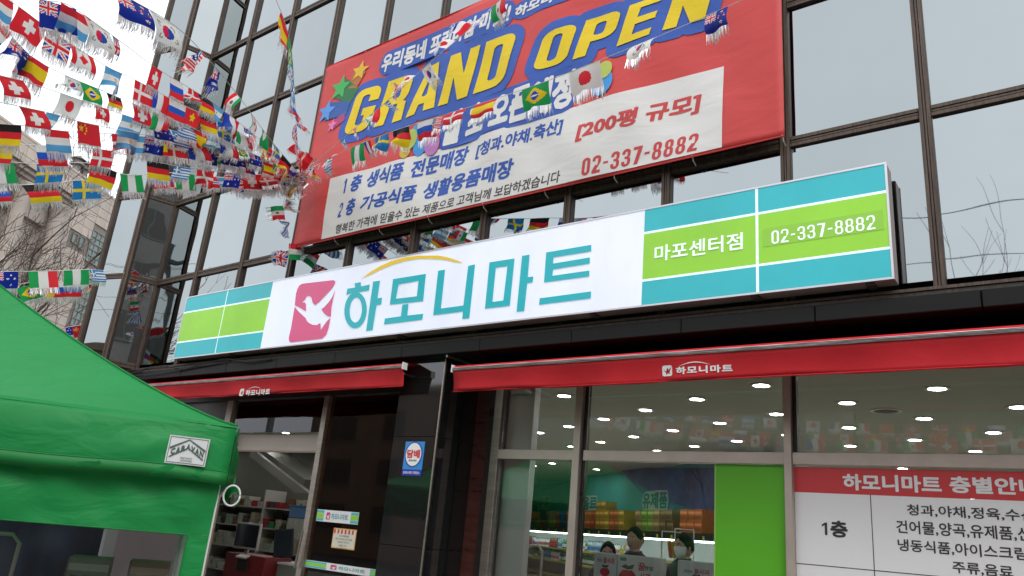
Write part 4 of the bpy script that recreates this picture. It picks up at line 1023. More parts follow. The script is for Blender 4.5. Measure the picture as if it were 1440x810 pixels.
    for p in m2.polygons:
        c = Ri@p.center/k
        hand = any(((c-Vector(J['wr'+q][0])).dot(Vector(J['pa'+q][0])-Vector(J['wr'+q][0])) > -.0005) and (c-Vector(J['pa'+q][0])).length < .15 for q in 'lr')
        mb.m.append(0 if hand or (c.z > 1.50 and abs(c.x) < .08) else (6 if c.z < .10 else (5 if c.z > .93 or abs(c.x) > .2 else 7)))
    surf, RR = head_geom(mb, head_c, yaw, mask)
    b = mb.build('body', [M_skin, M_skin2, M_eyew, M_eyeb, M_mask, coat, M_cblack, trousers], t, smooth=True)
    # hair: a shell over the skull with an uneven fringe
    hb = MB(); NU, NV = 40, 18; r4 = random.Random(len(label))
    jit = [r4.uniform(-.035, .03) for _ in range(NU)]
    for j in range(NV+1):
        for i in range(NU):
            u = i/NU; front = .5+.5*math.cos(2*math.pi*u); lim = (.60+hair_len)-(.30+hair_len)*front**2.2+jit[i]
            v = lim*j/NV; hb.v.append(head_c+RR@surf(u, max(.001, v), .007+.004*math.sin(i*2.7+j*1.3)*math.sin(i*.9)*(j/NV)-.008*(j == NV)+.006*(1-j/NV)*front))
    for j in range(NV):
        for i in range(NU): a = j*NU+i; q = j*NU+(i+1) % NU; hb.f.append((a, q, q+NU, a+NU)); hb.m.append(0)
    if female: hb.tube([head_c+RR@Vector((0, .085, .06)), head_c+RR@Vector((0, .125, .05)), head_c+RR@Vector((0, .13, .0)), head_c+RR@Vector((0, .12, -.04))], [.03, .04, .035, .015], 8)
    hb.build('hair', M_hair, t, smooth=True)
    # collar
    cb = MB(); rr_ = []
    for kk in range(17):
        a_ = 2*math.pi*kk/16; rr_.append(foot+L(.072*math.cos(a_), .068*math.sin(a_)-.005, 1.492+.012*math.sin(a_)))
    cb.tube(rr_, .014, 6); cb.build('collar', coat, t, smooth=True)
    return t
M_jack = mat('dark_jacket', (.018, .02, .03), .7, bump=.003, bscale=20); M_jack2 = mat('green_apron', (.02, .14, .07), .7); M_blk = mat('dark_trousers', (.02, .02, .025), .8)
person('man with short black hair in dark jacket looking sideways behind the big apple carton', at(893, 759, 1.25), -.12, M_jack, M_blk)
person('person with tied black hair peeking over the narrow apple carton', at(855, 779, 1.5), .45, M_jack, M_blk, .1, female=True)
person('man in a white face mask with black hair behind the carton beside the green film', at(962, 769, 1.2), -.5, M_jack, M_blk, .04, mask=True)

# ------------------------------------------------------------------ apple cartons stacked behind the window
M_cw = mat('carton_white', (.62, .62, .62), .6, noise=.06); M_apple = mat('apple_red', (.50, .02, .03), .5, noise=.4, nscale=9); M_leaf = mat('apple_leaf', (.03, .10, .04), .6); M_cg = mat('carton_green_print', (.03, .30, .10), .6)
def apple_carton(label, px0_, px1_, pyt, y, big, texts, level=0, h=.30, depth=.22):
    a = at(px0_, pyt, y); b = at(px1_, pyt, y); z1 = a.z-level*(h+.003); z0 = z1-h
    t = thing('apple_carton', label, 'carton', ((a.x+b.x)/2, y, z0), None)
    m = MB(); m.box(a.x, b.x, y, y+depth, z0, z1); bevel(m.build('box', M_cw, t), .004, 1)
    m = MB(); m.box(a.x+.001, b.x-.001, y+depth*.47, y+depth*.53, z1, z1+.001); m.build('tape', mat('packing_tape', (.45, .38, .25), .25), t)
    wd = b.x-a.x; r = .075 if big else .045; cx_ = a.x+wd*(.28 if big else .5); cz_ = z1-(.19 if big else .17)
    pts = [(cx_+r*(1+.12*math.cos(2*q))*math.cos(q)*1.05, cz_+r*math.sin(q)*.92+(-.16*r if abs(math.sin(q)-1) < .05 else 0)) for q in [2*math.pi*i/24 for i in range(24)]]
    V, F = shape([pts]); print_on('apple_print', V, F, y-.002, M_apple, t)
    V, F = shape([[(cx_, cz_+r*.8), (cx_-r*.9, cz_+r*1.1), (cx_-r*.3, cz_+r*1.45), (cx_+r*.1, cz_+r*1.25), (cx_+r*.9, cz_+r*1.5), (cx_+r*.75, cz_+r*1.0)]]); print_on('leaf_print', V, F, y-.004, M_leaf, t)
    for body, u0, u1, dz0, dz1, m_ in texts:
        V, F = text2d(body, .03, 0, 2); print_on('lettering', fit(V, a.x+wd*u0, a.x+wd*u1, z1-dz0, z1-dz1), F, y-.003, m_, t)
    if big: V, F = shape([rrect(a.x+wd*.07, z1-.055, a.x+wd*.24, z1-.025, .008)]); print_on('green_badge', V, F, y-.002, M_cg, t)
for lv in range(4):
    w_ = ['topmost', 'second', 'third', 'lowest'][lv]
    apple_carton('%s narrow white apple carton of the stack nearest the window post' % w_, 836, 868, 776, .78, False, [('맛있는', .15, .38, .085, .055, M_leaf), ('꿀사과', .42, .9, .095, .04, M_apple)], lv)
    apple_carton('%s wide white carton with big apple print in the middle stack' % w_, 869, 922, 779, .74, True, [('꿀', .55, .74, .125, .055, M_apple), ('햇빛', .72, .95, .12, .08, M_leaf), ('사과', .6, .9, .22, .14, M_apple)], lv)
    apple_carton('%s white apple carton of the stack beside the green film' % w_, 953, 1006, 787, .76, False, [('맛있는', .18, .42, .10, .075, M_leaf), ('꿀사과', .45, .85, .105, .06, M_apple)], lv)

# wire rack of snack pouches behind the men
rk = thing('snack_rack', 'wire rack of orange snack pouches between the two men', 'rack', at(945, 800, 2.6))
pA, pB = at(931, 747, 2.6), at(958, 747, 2.6); m = MB()
for z in (pA.z, pA.z-.32, pA.z-.64, pA.z-.96): m.tube([(pA.x, 2.6, z), (pB.x, 2.6, z)], .006, 5); m.tube([(pA.x, 2.95, z+.05), (pB.x, 2.95, z+.05)], .006, 5)
for x in (pA.x, pB.x): m.tube([(x, 2.6, FL), (x, 2.6, pA.z)], .008, 5); m.tube([(x, 2.95, FL), (x, 2.95, pA.z+.05)], .008, 5)
m.build('wire_frame', mat('wire_white', (.6, .6, .58), .4), rk)
for r_ in range(3):
    for c_ in range(4):
        m = MB(); x = pA.x+.03+(pB.x-pA.x-.06)*(c_+.5)/4; z = pA.z-.28-.32*r_
        m.obox(Vector((x, 2.72, z+.09)), Vector((1, 0, 0)), Vector((0, .95, .3)), Vector((0, -.3, .95)), (pB.x-pA.x)*.10, .03, .1)
        o = bevel(m.build('snack_pouch', mat('pouch_%d' % ((r_+c_) % 3), ((.55, .15, .03), (.6, .35, .04), (.5, .42, .35))[(r_+c_) % 3], .35, bump=.004, bscale=20)), .02, 2); tag(o, '%s snack pouch, %s from the left on the %s level of the wire rack' % (['orange', 'amber', 'cream'][(r_+c_) % 3], nth(c_), ['top', 'middle', 'low'][r_]), 'snack pouch', 'pouches in the wire rack')
        rk_ = o
# hoop of a steel trolley and crate slats low at the window
tr = thing('shop_trolley', 'steel tube trolley handle standing behind the window beside the white pillar', 'trolley', at(750, 810, 1.2))
a = at(738, 810, 1.2); b = at(760, 810, 1.2); ht = at(738, 766, 1.2).z
m = MB(); m.tube([(a.x, 1.2, FL+.1), (a.x, 1.2, ht-.05), (a.x+.05, 1.2, ht), (b.x-.05, 1.2, ht), (b.x, 1.2, ht-.05), (b.x, 1.2, FL+.1)], .014, 8); m.tube([(a.x, 1.2, ht-.3), (b.x, 1.2, ht-.3)], .01, 6); m.build('handle_frame', M_steel_pale, tr)
m = MB(); m.box(a.x-.02, b.x+.02, 1.1, 1.8, FL+.07, FL+.1); m.build('deck', M_steel, tr)
for x in (a.x, b.x):
    for y in (1.15, 1.75): m = MB(); m.tube([(x-.012, y, FL+.036), (x+.012, y, FL+.036)], .035, 12); m.build('wheel', M_seal, tr)
cr = thing('wooden_crate', 'slatted wooden crate leaning behind the window low beside the trolley', 'crate', at(715, 815, 1.1))
c0 = at(712, 800, 1.1)
for k in range(6):
    m = MB(); m.obox(c0+Vector((.06*k, .12*k*.4, -.12)), Vector((.9, .2, -.38)).normalized(), Vector((-.2, .97, 0)), Vector((.37, .08, .92)).normalized(), .32, .03, .008); bevel(m.build('slat', mat('crate_wood', (.34, .24, .13), .7, noise=.3, stretch=(1, 8, 8)), cr), .002, 1)
m = MB(); m.box(c0.x-.25, c0.x+.5, 1.1, 1.35, FL, c0.z-.32); m.build('crate_base', MATS['crate_wood'], cr)

# ------------------------------------------------------------------ checkout corner seen through the open door
M_moni = mat('monitor_grey', (.42, .42, .40), .4); M_scr = mat('screen_dark', (.012, .02, .028), .12); M_redp = mat('till_red', (.13, .010, .012), .4); M_bluec = mat('blue_tub', (.10, .22, .42), .4)
yc = 1.75
def pbox(mb, px0_, py0_, px1_, py1_, y, dep, mi=0):
    a = at(px0_, py0_, y); b = at(px1_, py1_, y); mb.box(min(a.x, b.x), max(a.x, b.x), y, y+dep, min(a.z, b.z), max(a.z, b.z), mi); return a, b
t = thing('checkout_monitor', 'grey framed flat monitor on the red till in the open doorway', 'monitor', at(348, 772, yc))
m = MB(); a, b = pbox(m, 327, 770, 367, 737, yc, .04); bevel(m.build('casing', M_moni, t), .008, 2)
m = MB(); m.box(a.x+.025, b.x-.025, yc-.003, yc-.0005, a.z+.035, b.z-.025); m.build('screen', M_scr, t)
m = MB(); m.box((a.x+b.x)/2-.04, (a.x+b.x)/2+.04, yc+.04, yc+.07, a.z-.08, a.z+.1); m.build('stand', M_moni, t)
t = thing('till', 'dark red till cabinet with keypad and printer below the grey monitor', 'till', at(345, 815, yc-.05))
za_ = at(345, 773, yc).z
a, b = at(316, 790, yc-.1), at(372, 790, yc-.1)
m = MB(); m.box(a.x, b.x, yc-.1, yc+.4, .6, za_-.06); bevel(m.build('cabinet', M_redp, t), .01, 2)
m = MB(); m.obox(Vector(((a.x+b.x)/2, yc-.14, za_-.09)), Vector((1, 0, 0)), Vector((0, 1, .4)).normalized(), Vector((0, -.4, 1)).normalized(), .125, .045, .010); m.build('keypad', M_moni, t)
for r_ in range(4):
    for c_ in range(9):
        m = MB(); m.obox(Vector(((a.x+b.x)/2-.108+.027*c_, yc-.172+.021*r_, za_-.094+.0084*r_)), Vector((1, 0, 0)), Vector((0, 1, .4)).normalized(), Vector((0, -.4, 1)).normalized(), .010, .0075, .005); o = m.build('key', M_white, t)
m = MB(); m.box((a.x+b.x)/2-.13, (a.x+b.x)/2+.13, yc-.13, yc-.101, za_-.30, za_-.15); bevel(m.build('printer', M_seal, t), .01, 2)
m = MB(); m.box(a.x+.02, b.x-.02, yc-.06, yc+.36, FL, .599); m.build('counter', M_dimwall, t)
t = thing('side_monitor', 'black turned monitor on a pole right of the red till', 'monitor', at(398, 800, 2.0))
c = at(399, 764, 2.0); ax = Vector((.8, .55, .12)).normalized(); ay = Vector((-.55, .82, 0)).normalized(); az = ax.cross(ay)
m = MB(); m.obox(c, ax, ay, az, .15, .02, .21); bevel(m.build('casing', M_seal, t), .008, 2)
m = MB(); m.obox(c-ay*.022, ax, ay, az, .13, .002, .19); m.build('screen', M_scr, t)
m = MB(); m.tube([c+ay*.04, Vector((c.x+.03, c.y+.05, .9))], .02, 8); m.tube([Vector((c.x-.22, 2.05, .9)), Vector((c.x-.2, 2.05, c.z+.2))], .016, 8); m.build('pole', M_steel_pale, t)
t = thing('checkout_counter', 'dark checkout counter behind the door opening right of the till', 'counter', at(410, 830, 1.9)); a, b = at(375, 800, 1.9), at(436, 800, 1.9)
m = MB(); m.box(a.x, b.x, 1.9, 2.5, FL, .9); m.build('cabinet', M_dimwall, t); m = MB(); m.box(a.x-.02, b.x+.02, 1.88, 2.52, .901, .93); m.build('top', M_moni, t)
# goods shelves behind the checkout
gs = thing('goods_shelf', 'tall goods shelf unit behind the checkout with folded stock', 'shelf', at(370, 790, 3.6))
a, b = at(296, 740, 3.6), at(446, 740, 3.6); gz = [.5, .95, 1.35, 1.72]
for z in gs_z if False else gz: m = MB(); m.box(a.x, b.x, 3.6, 4.05, z-.02, z); m.build('shelf_board', M_moni, gs)
for x in (a.x, (a.x+b.x)/2, b.x): m = MB(); m.box(x-.015, x+.015, 3.58, 4.07, FL, 2.05); m.build('upright', M_moni, gs)
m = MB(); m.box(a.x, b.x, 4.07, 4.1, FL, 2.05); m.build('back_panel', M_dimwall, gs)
r5 = random.Random(5)
pk = [('white', (.42, .44, .40)), ('pale_green', (.28, .36, .28)), ('dark', (.05, .05, .05)), ('brown', (.18, .09, .05)), ('blue', (.08, .16, .32)), ('cream', (.42, .38, .28)), ('red', (.3, .03, .03)), ('green', (.04, .2, .09))]
pm = []
for cn, c in pk:
    m = MB(); m.box(-.09, .09, -.12, .12, 0, .06); m.box(-.092, .092, -.122, -.119, .015, .045)
    o = bevel(mesh_obj('x', m.v, m.f, mat('pack_'+cn, c, .5, noise=.25, nscale=12, bump=.004, bscale=25)), .012, 2); pm.append((cn, o.data)); bpy.data.objects.remove(o)
for zi, z in enumerate(gz):
    x = a.x+.12
    sn_ = -1
    while x < b.x-.1:
        sn_ += 1
        k = r5.randrange(8) if zi > 1 else r5.choice((0, 0, 1, 5, 0)); n = r5.randint(2, 4 if zi < 3 else 3); sc = r5.uniform(.8, 1.15)
        for lv in range(n):
            o = bpy.data.objects.new('goods_pack', pm[k][1]); o.location = (x+r5.uniform(-.01, .01), 3.74, z+.001+lv*.062*sc); o.scale = (sc*r5.uniform(.7, 1.05), sc, sc); o.rotation_euler.z = r5.uniform(-.25, .25); put(o)
            tag(o, '%s goods pack, %s up in the %s stack on the %s checkout shelf' % (pm[k][0].replace('_', ' '), nth(lv), nth(sn_), ['lowest', 'second', 'third', 'top'][zi]), 'goods pack', '%s packs on the shelf behind the checkout' % pm[k][0].replace('_', ' '))
        x += .21*sc
t = thing('plastic_tub', 'blue plastic tub on top of the white packs beside the door post', 'tub', at(418, 722, 3.2))
m = MB(); a2 = at(405, 728, 3.2); b2 = at(431, 713, 3.2); m.box(a2.x, b2.x, 3.2, 3.5, a2.z, b2.z); bevel(m.build('tub', M_bluec, t), .02, 2); m = MB(); m.box(a2.x-.01, b2.x+.01, 3.19, 3.51, b2.z+.001, b2.z+.02); m.build('lid', M_bluec, t)
m = MB(); m.box(a2.x, b2.x, 3.2, 3.5, a2.z-.35, a2.z-.001); tag(m.build('stock_block', MATS['pack_white']), 'pale wrapped stock block under the blue tub', 'goods block')
# staircase up to the second floor
st = thing('staircase', 'pale underside of a staircase slanting across the dark shop behind the doorway', 'staircase', at(405, 690, 5.2))
for (p, q, hw, m_, dy) in (((372, 650), (446, 708), .09, mat('stair_side', (.17, .17, .15), .6), 0), ((395, 647), (447, 683), .10, mat('stair_side_dark', (.10, .10, .09), .6), .5)):
    a_, b_ = at(*p, 5.2+dy), at(*q, 5.2+dy); a_ = a_+(a_-b_)*.25; d = (b_-a_); L_ = d.length; d.normalize(); m = MB(); m.obox((a_+b_)/2, d, Vector((0, 1, 0)), d.cross(Vector((0, 1, 0))), L_/2, .06 if not dy else .4, hw); m.build('stringer', m_, st)

bb = thing('brown_header_board', 'reddish brown board band behind the upper part of the tinted pane', 'board', at(500, 625, YS+.1))
a, b = at(449, 612, YS+.06), at(552, 634, YS+.06)
m = MB(); m.box(a.x, b.x, YS+.06, YS+.09, b.z, a.z); bevel(m.build('board', mat('red_brown_board', (.40, .13, .09), .5, noise=.2), bb), .004, 1)
m = MB(); m.box(a.x, b.x, YS+.06, YS+.085, b.z-.10, b.z-.012); m.build('lower_rail', mat('brown_rail', (.20, .07, .05), .5, noise=.2), bb)
# ================================================================== stone building down the street
def project(p):
    q = Vector(p)-EYE; z = q.dot(RF); return (720+FPX*q.dot(RX)/z, 405+FPX*q.dot(RDN)/z, z)
bd = Vector((-.511, .8596, 0)).normalized(); bn = Vector((bd.y, -bd.x, 0))
if bn.dot(Vector((1, -1, 0))) < 0: bn = -bn
d0 = ray(27, 182); BP = EYE+d0*((20-1.6)/d0.z)
def bpt(px, py, off=0): return on_plane(px, py, BP+bn*off, bn)
def bs(p): return (p-BP).dot(bd)
M_stone = [mat('beige_stone_%d' % i, c, .8, noise=.16, nscale=.9, bump=.003, bscale=14, coord='Object') for i, c in enumerate(((.45, .385, .335), (.42, .365, .32), (.47, .40, .345), (.435, .375, .32)))]
M_joint = mat('stone_joint', (.20, .17, .15), .9); M_bglass = mat('far_window_glass', (.16, .22, .20), .12, noise=.3, nscale=.5); M_fgrey = mat('far_window_frame', (.16, .17, .16), .5)
stb = thing('stone_office_building', 'beige stone clad building with cornice, round columns and gridded windows behind the bare tree', 'building', (BP.x, BP.y, 0))
def sbox(m, s0_, s1_, d0_, d1_, z0, z1, mi=0):
    m.obox(BP+bd*(s0_+s1_)/2+bn*(d0_+d1_)/2+UP*((z0+z1)/2-BP.z), bd, bn, UP, (s1_-s0_)/2, (d1_-d0_)/2, (z1-z0)/2, mi)
ZP = 20.0
m = MB(); sbox(m, -14, 30, -14, -.06, 0, ZP-.1); m.build('wall', M_joint, stb)
zc0 = (bpt(15, 234).z+bpt(99, 287).z)/2; sc1 = bs(bpt(100, 283, .5))
def wr(tl, br):
    a, b = bpt(*tl), bpt(*br); return (bs(a), bs(b), b.z, a.z)
wins = [(wr((132, 323), (139, 376)), 3, 5), (wr((116, 394), (110, 484)), 3, 8), (wr((104, 327), (107, 343)), 1, 1), (wr((114.5, 332), (114, 350)), 1, 1), (wr((-4, 418), (6, 455)), 1, 2), (wr((-20, 330), (-10, 380)), 2, 4)]
wins = [((min(a, b) if abs(b-a) > .5 else a, max(a, b) if abs(b-a) > .5 else a+.42, c, d), nx_, nz_) for (a, b, c, d), nx_, nz_ in wins]
for (a, b, c, d), nx_, nz_ in wins:
    wm = MB(); sbox(wm, a, b, -.055, -.03, c, d); wdw = wm.build('window', M_bglass, stb)
    fm_ = MB()
    for i in range(nx_+1): x = a+(b-a)*i/nx_; sbox(fm_, x-.035, x+.035, -.029, .02, c, d)
    for j in range(nz_+1): z = c+(d-c)*j/nz_; sbox(fm_, a, b, -.028, .03, z-.035, z+.035)
    o = fm_.build('frame', M_fgrey); o.parent = wdw; o.matrix_parent_inverse = Matrix.Identity(4); o.location = o.location-stb.location-Vector((0, 0, 0))
    o.location = Vector((0, 0, 0))
    for v in o.data.vertices: pass
# stone slabs
TW, TH = .95, .56; tiles = []
j = 0; z = 1.0
while z < ZP-.05:
    for i in range(int(-14/TW), int(30/TW)):
        a = i*TW+(TW/2 if j % 2 else 0)*0; b = a+TW
        if any(a < w[0][1]-.05 and b > w[0][0]+.05 and z < w[0][3]-.05 and z+TH > w[0][2]+.05 for w in wins): continue
        c = BP+bd*(a+b)/2+UP*(z+TH/2-BP.z); p = project(c); vis = p[2] > 0 and -8 < p[0] < 175 and 150 < p[1] < 500
        tiles.append((vis, a, b, z, c, p))
    z += TH; j += 1
far = MB(); nvis = 0; rt = random.Random(2); tm = {}
tiles.sort(key=lambda t: (not t[0], t[5][2]))
for vis, a, b, z, c, p in tiles:
    if vis and nvis < 300:
        v_ = rt.randrange(4)
        if v_ not in tm:
            m = MB(); m.obox(Vector((0, 0, 0)), bd, bn, UP, TW/2-.015, .03, TH/2-.014); o = m.build('stone_slab', M_stone[v_]); tm[v_] = o.data; bpy.data.objects.remove(o)
        o = bpy.data.objects.new('stone_slab', tm[v_]); o.location = c-bn*(.03-rt.uniform(0, .012)); put(o); under(o, stb); nvis += 1
    else: far.obox(c-bn*.03, bd, bn, UP, TW/2-.015, .03, TH/2-.014)
o = far.build('far_stone_slabs', M_stone[0], stb); o['kind'] = 'stuff'
m = MB(); sbox(m, -14, 30, -.3, .06, ZP-.12, ZP+.02); sbox(m, -14, 30, -.3, .02, ZP-.3, ZP-.12); m.build('coping', M_stone[2], stb)
m = MB()
for k, (dz, o_) in enumerate(((0, 1.5), (.22, 1.3), (.42, 1.05), (.6, .8))): sbox(m, -14, sc1-.15*k, .005, o_+.0, zc0-dz-.2, zc0-dz)
m.build('cornice', M_stone[1], stb)
m = MB(); sbox(m, -14, sc1-1, .004, .35, zc0-2.2, zc0-.82); m.build('frieze', M_stone[0], stb)
for (px, r_) in ((22, .42), (82, .42)):
    q = bpt(px, 300, .75); s_ = bs(q)
    base = BP+bd*s_+bn*.75
    m = MB(); m.lathe((base.x, base.y, 0), [(r_*1.25, 1), (r_*1.0, 1.3), (r_*.95, zc0-1.5), (r_*1.0, zc0-1.4), (r_*1.25, zc0-1.05), (r_*1.5, zc0-.83)], 20); m.build('column', M_stone[1], stb, smooth=True)
for px, py in ((108, 234), (117, 246)):
    q = bpt(px, py, -.5); m = MB(); m.lathe((q.x, q.y, ZP-.3), [(.22, 0), (.22, .9), (.42, .95), (.42, 1.05), (.25, 1.1), (.25, 1.25), (.45, 1.3), (.1, 1.55)], 12); m.build('roof_vent', mat('vent_metal', (.18, .17, .16), .5, metal=.5), stb)

# ================================================================== bare trees
M_bark = mat('bark', (.105, .075, .06), .9, noise=.4, nscale=8, bump=.006, bscale=30)
def bare_tree(label, base, H, seed, spread=.55, r0=.12, fork=.35, lev=6, lean=(0, 0)):
    t = thing('bare_tree', label, 'tree', base); r = random.Random(seed)
    tr_, cr_ = MB(), MB()
    def grow(p, d, L_, rad, k):
        n = 3 if k < 3 else 2; pts = [p]; q = p.copy(); dd = d.copy()
        for i in range(n):
            dd = (dd+Vector((r.uniform(-1, 1), r.uniform(-1, 1), r.uniform(-.3, .6)))*.13+UP*.04).normalized(); q = q+dd*L_/n; pts.append(q.copy())
        rr = [rad*(1-.35*i/n) for i in range(n+1)]
        (tr_ if k == 0 else cr_).tube(pts, rr, 7 if k == 0 else (5 if k < 3 else 3), cap=False)
        if k >= lev: return
        nb = 3 if k < 2 else r.choice((2, 3, 3))
        for b_ in range(nb):
            u = dd.cross(Vector((r.uniform(-1, 1), r.uniform(-1, 1), r.uniform(-1, 1)))).normalized()
            nd = (dd+u*r.uniform(.35, spread+.35)*(0.6 if b_ == 0 else 1)).normalized(); pi = pts[-1] if b_ < 2 else pts[r.randint(1, n-1) if n > 1 else 1]
            grow(pi.copy(), nd, L_*r.uniform(.62, .86), max(rad*r.uniform(.5, .68), .006), k+1)
    grow(Vector(base), Vector((lean[0], lean[1], 1)).normalized(), H*fork, r0, 0)
    tr_.build('trunk', M_bark, t, smooth=True); o = cr_.build('branches', M_bark, t); o['kind'] = 'stuff'
    return t
tb_ = deep(31, 440, 17.5)
bare_tree('large bare winter tree with spreading twigs in front of the beige stone building', (tb_.x, tb_.y, 0), 7.0, 4, .5, .11, .42, 7)
tb2 = deep(-60, 440, 16); bare_tree('bare winter tree at the left edge whose twigs reach into the picture', (tb2.x, tb2.y, 0), 6.2, 9, .5, .10, .40, 6)
bare_tree('slim bare street tree mirrored in the right glass pane above the sign', (-2.9, -13.5, 0), 5.6, 21, .2, .06, .62, 4)
bare_tree('bare street tree across the road mirrored in the shop glass', (3.8, -15.5, 0), 3.0, 33, .6, .05, .36, 6)
bare_tree('bare street tree across the road near the utility pole', (-8.5, -14, 0), 4.6, 41, .6, .11, .36, 6)

# ================================================================== across the street (seen mirrored in the glass)
def plain_block(name, label, x0, x1, y0, y1, h, face, col, floors, nwin, m_name):
    t = thing(name, label, 'building', ((x0+x1)/2, (y0+y1)/2, 0)); mm_ = mat(m_name, col, .85, noise=.2, nscale=.7)
    m = MB(); m.box(x0, x1, y0, y1, 0, h); m.build('wall', mm_, t)
    m = MB(); m.box(x0-.1, x1+.1, y0-.1, y1+.1, h+.001, h+.35); m.build('parapet', mm_, t)
    for f_ in range(floors):
        for k in range(nwin):
            z = 1.2+f_*(h-1)/floors; zt_ = z+(h-1)/floors*.55; m = MB(); fr = MB()
            if face == 'y':
                w_ = (x1-x0)/nwin; a = x0+w_*(k+.22); b = x0+w_*(k+.78); m.box(a, b, y1+.001, y1+.03, z, zt_); fr.box(a-.06, b+.06, y1+.001, y1+.05, z-.08, z-.001); fr.box((a+b)/2-.03, (a+b)/2+.03, y1+.031, y1+.05, z, zt_)
            else:
                w_ = (y1-y0)/nwin; a = y0+w_*(k+.3); b = y0+w_*(k+.7); m.box(x0-.03, x0-.001, a, b, z, zt_); fr.box(x0-.05, x0-.001, a-.06, b+.06, z-.08, z-.001); fr.box(x0-.05, x0-.031, (a+b)/2-.03, (a+b)/2+.03, z, zt_)
            w__ = m.build('window', M_fargl, t); o = fr.build('frame', M_fgrey, t)
    return t
M_fargl = mat('dark_window', (.09, .075, .065), .3)
plain_block('low_shop_building', 'low brown rendered building across the street mirrored in the shop windows', -34, -6.5, -28, -20, 7.6, 'y', (.25, .175, .135), 3, 6, 'grey_render')
plain_block('low_brick_building', 'low brown building across the street mirrored in the shop windows', -6, 16, -28, -19, 8.5, 'y', (.15, .105, .085), 2, 8, 'brown_render')
plain_block('tall_tiled_building', 'tall grey tiled block down the street mirrored in the corner bay', 24, 36, -11, 9, 26, 'x', (.27, .25, .23), 8, 6, 'grey_tile')
plain_block('brown_corner_building', 'brown corner building across the street to the right', 17.5, 40, -32, -18, 12, 'y', (.16, .12, .10), 3, 7, 'umber_render')
for i, x in enumerate((-26, -4.5, 17)):
    t = thing('utility_pole', ['grey utility pole far left across the street', 'grey utility pole opposite the shop window', 'grey utility pole far right across the street'][i], 'pole', (x, -11.6, 0))
    m = MB(); m.tube([(x, -11.6, 0), (x, -11.6, 10)], [.16, .11], 10); m.build('mast', mat('pole_grey', (.28, .28, .27), .8), t)
    m = MB(); m.box(x-.9, x+.9, -11.66, -11.54, 9.3, 9.42); m.build('crossarm', MATS['pole_grey'], t)
for i, (dy, z) in enumerate(((0, 9.2), (.5, 9.0), (-.3, 8.2), (.1, 7.6))):
    m = MB()
    for a, b in ((-26, -4.5), (-4.5, 17)): m.tube([(a+(b-a)*k/10, -11.6+dy, z-.5*math.sin(math.pi*k/10)) for k in range(11)], .007, 4)
    tag(m.build('overhead_wire', M_seal), ['topmost', 'second', 'third', 'lowest'][i]+' dark overhead wire between the poles across the street', 'wire')

# ================================================================== green canopy tent
M_green = cloth_mat('tent_green', (.02, .33, .085), .34, .5, bump=.022, bscale=2.6, noise=.16, spec=.25, stretch=(1, 1, 2.2))
M_green2 = cloth_mat('tent_green_hem', (.014, .22, .05), .15, .55, noise=.1)
M_vinyl = glass_mat('clear_vinyl', (.86, .89, .92), .14, (.95, .95, 1), .10)
ec = at_z(333, 600, 2.1); TC = Vector((ec.x, ec.y, 2.1))
dl = Vector((-.53, -.848, 0)).normalized(); dd = Vector((dl.y, -dl.x, 0))
if dd.y < 0: dd = -dd
TS = 3.9
tent = thing('canopy_tent', 'green pop up canopy tent with white logo patch and clear vinyl window', 'tent', (TC.x, TC.y, 0))
out = -dd
def rz(t): return 1.06*t**1.22
def roof_pt(u, v):
    """u along the eave 0..1, v towards the ridge 0..1 on the front triangle"""
    a = .5+(u-.5)*(1-v)
    p = TC+dl*TS*a+dd*TS*.5*v
    sag = -.035*math.sin(math.pi*min(1, v))*math.sin(math.pi*u)
    return p+UP*(rz(v)+sag+.010*math.sin(u*23)*(1-v)*v*2)
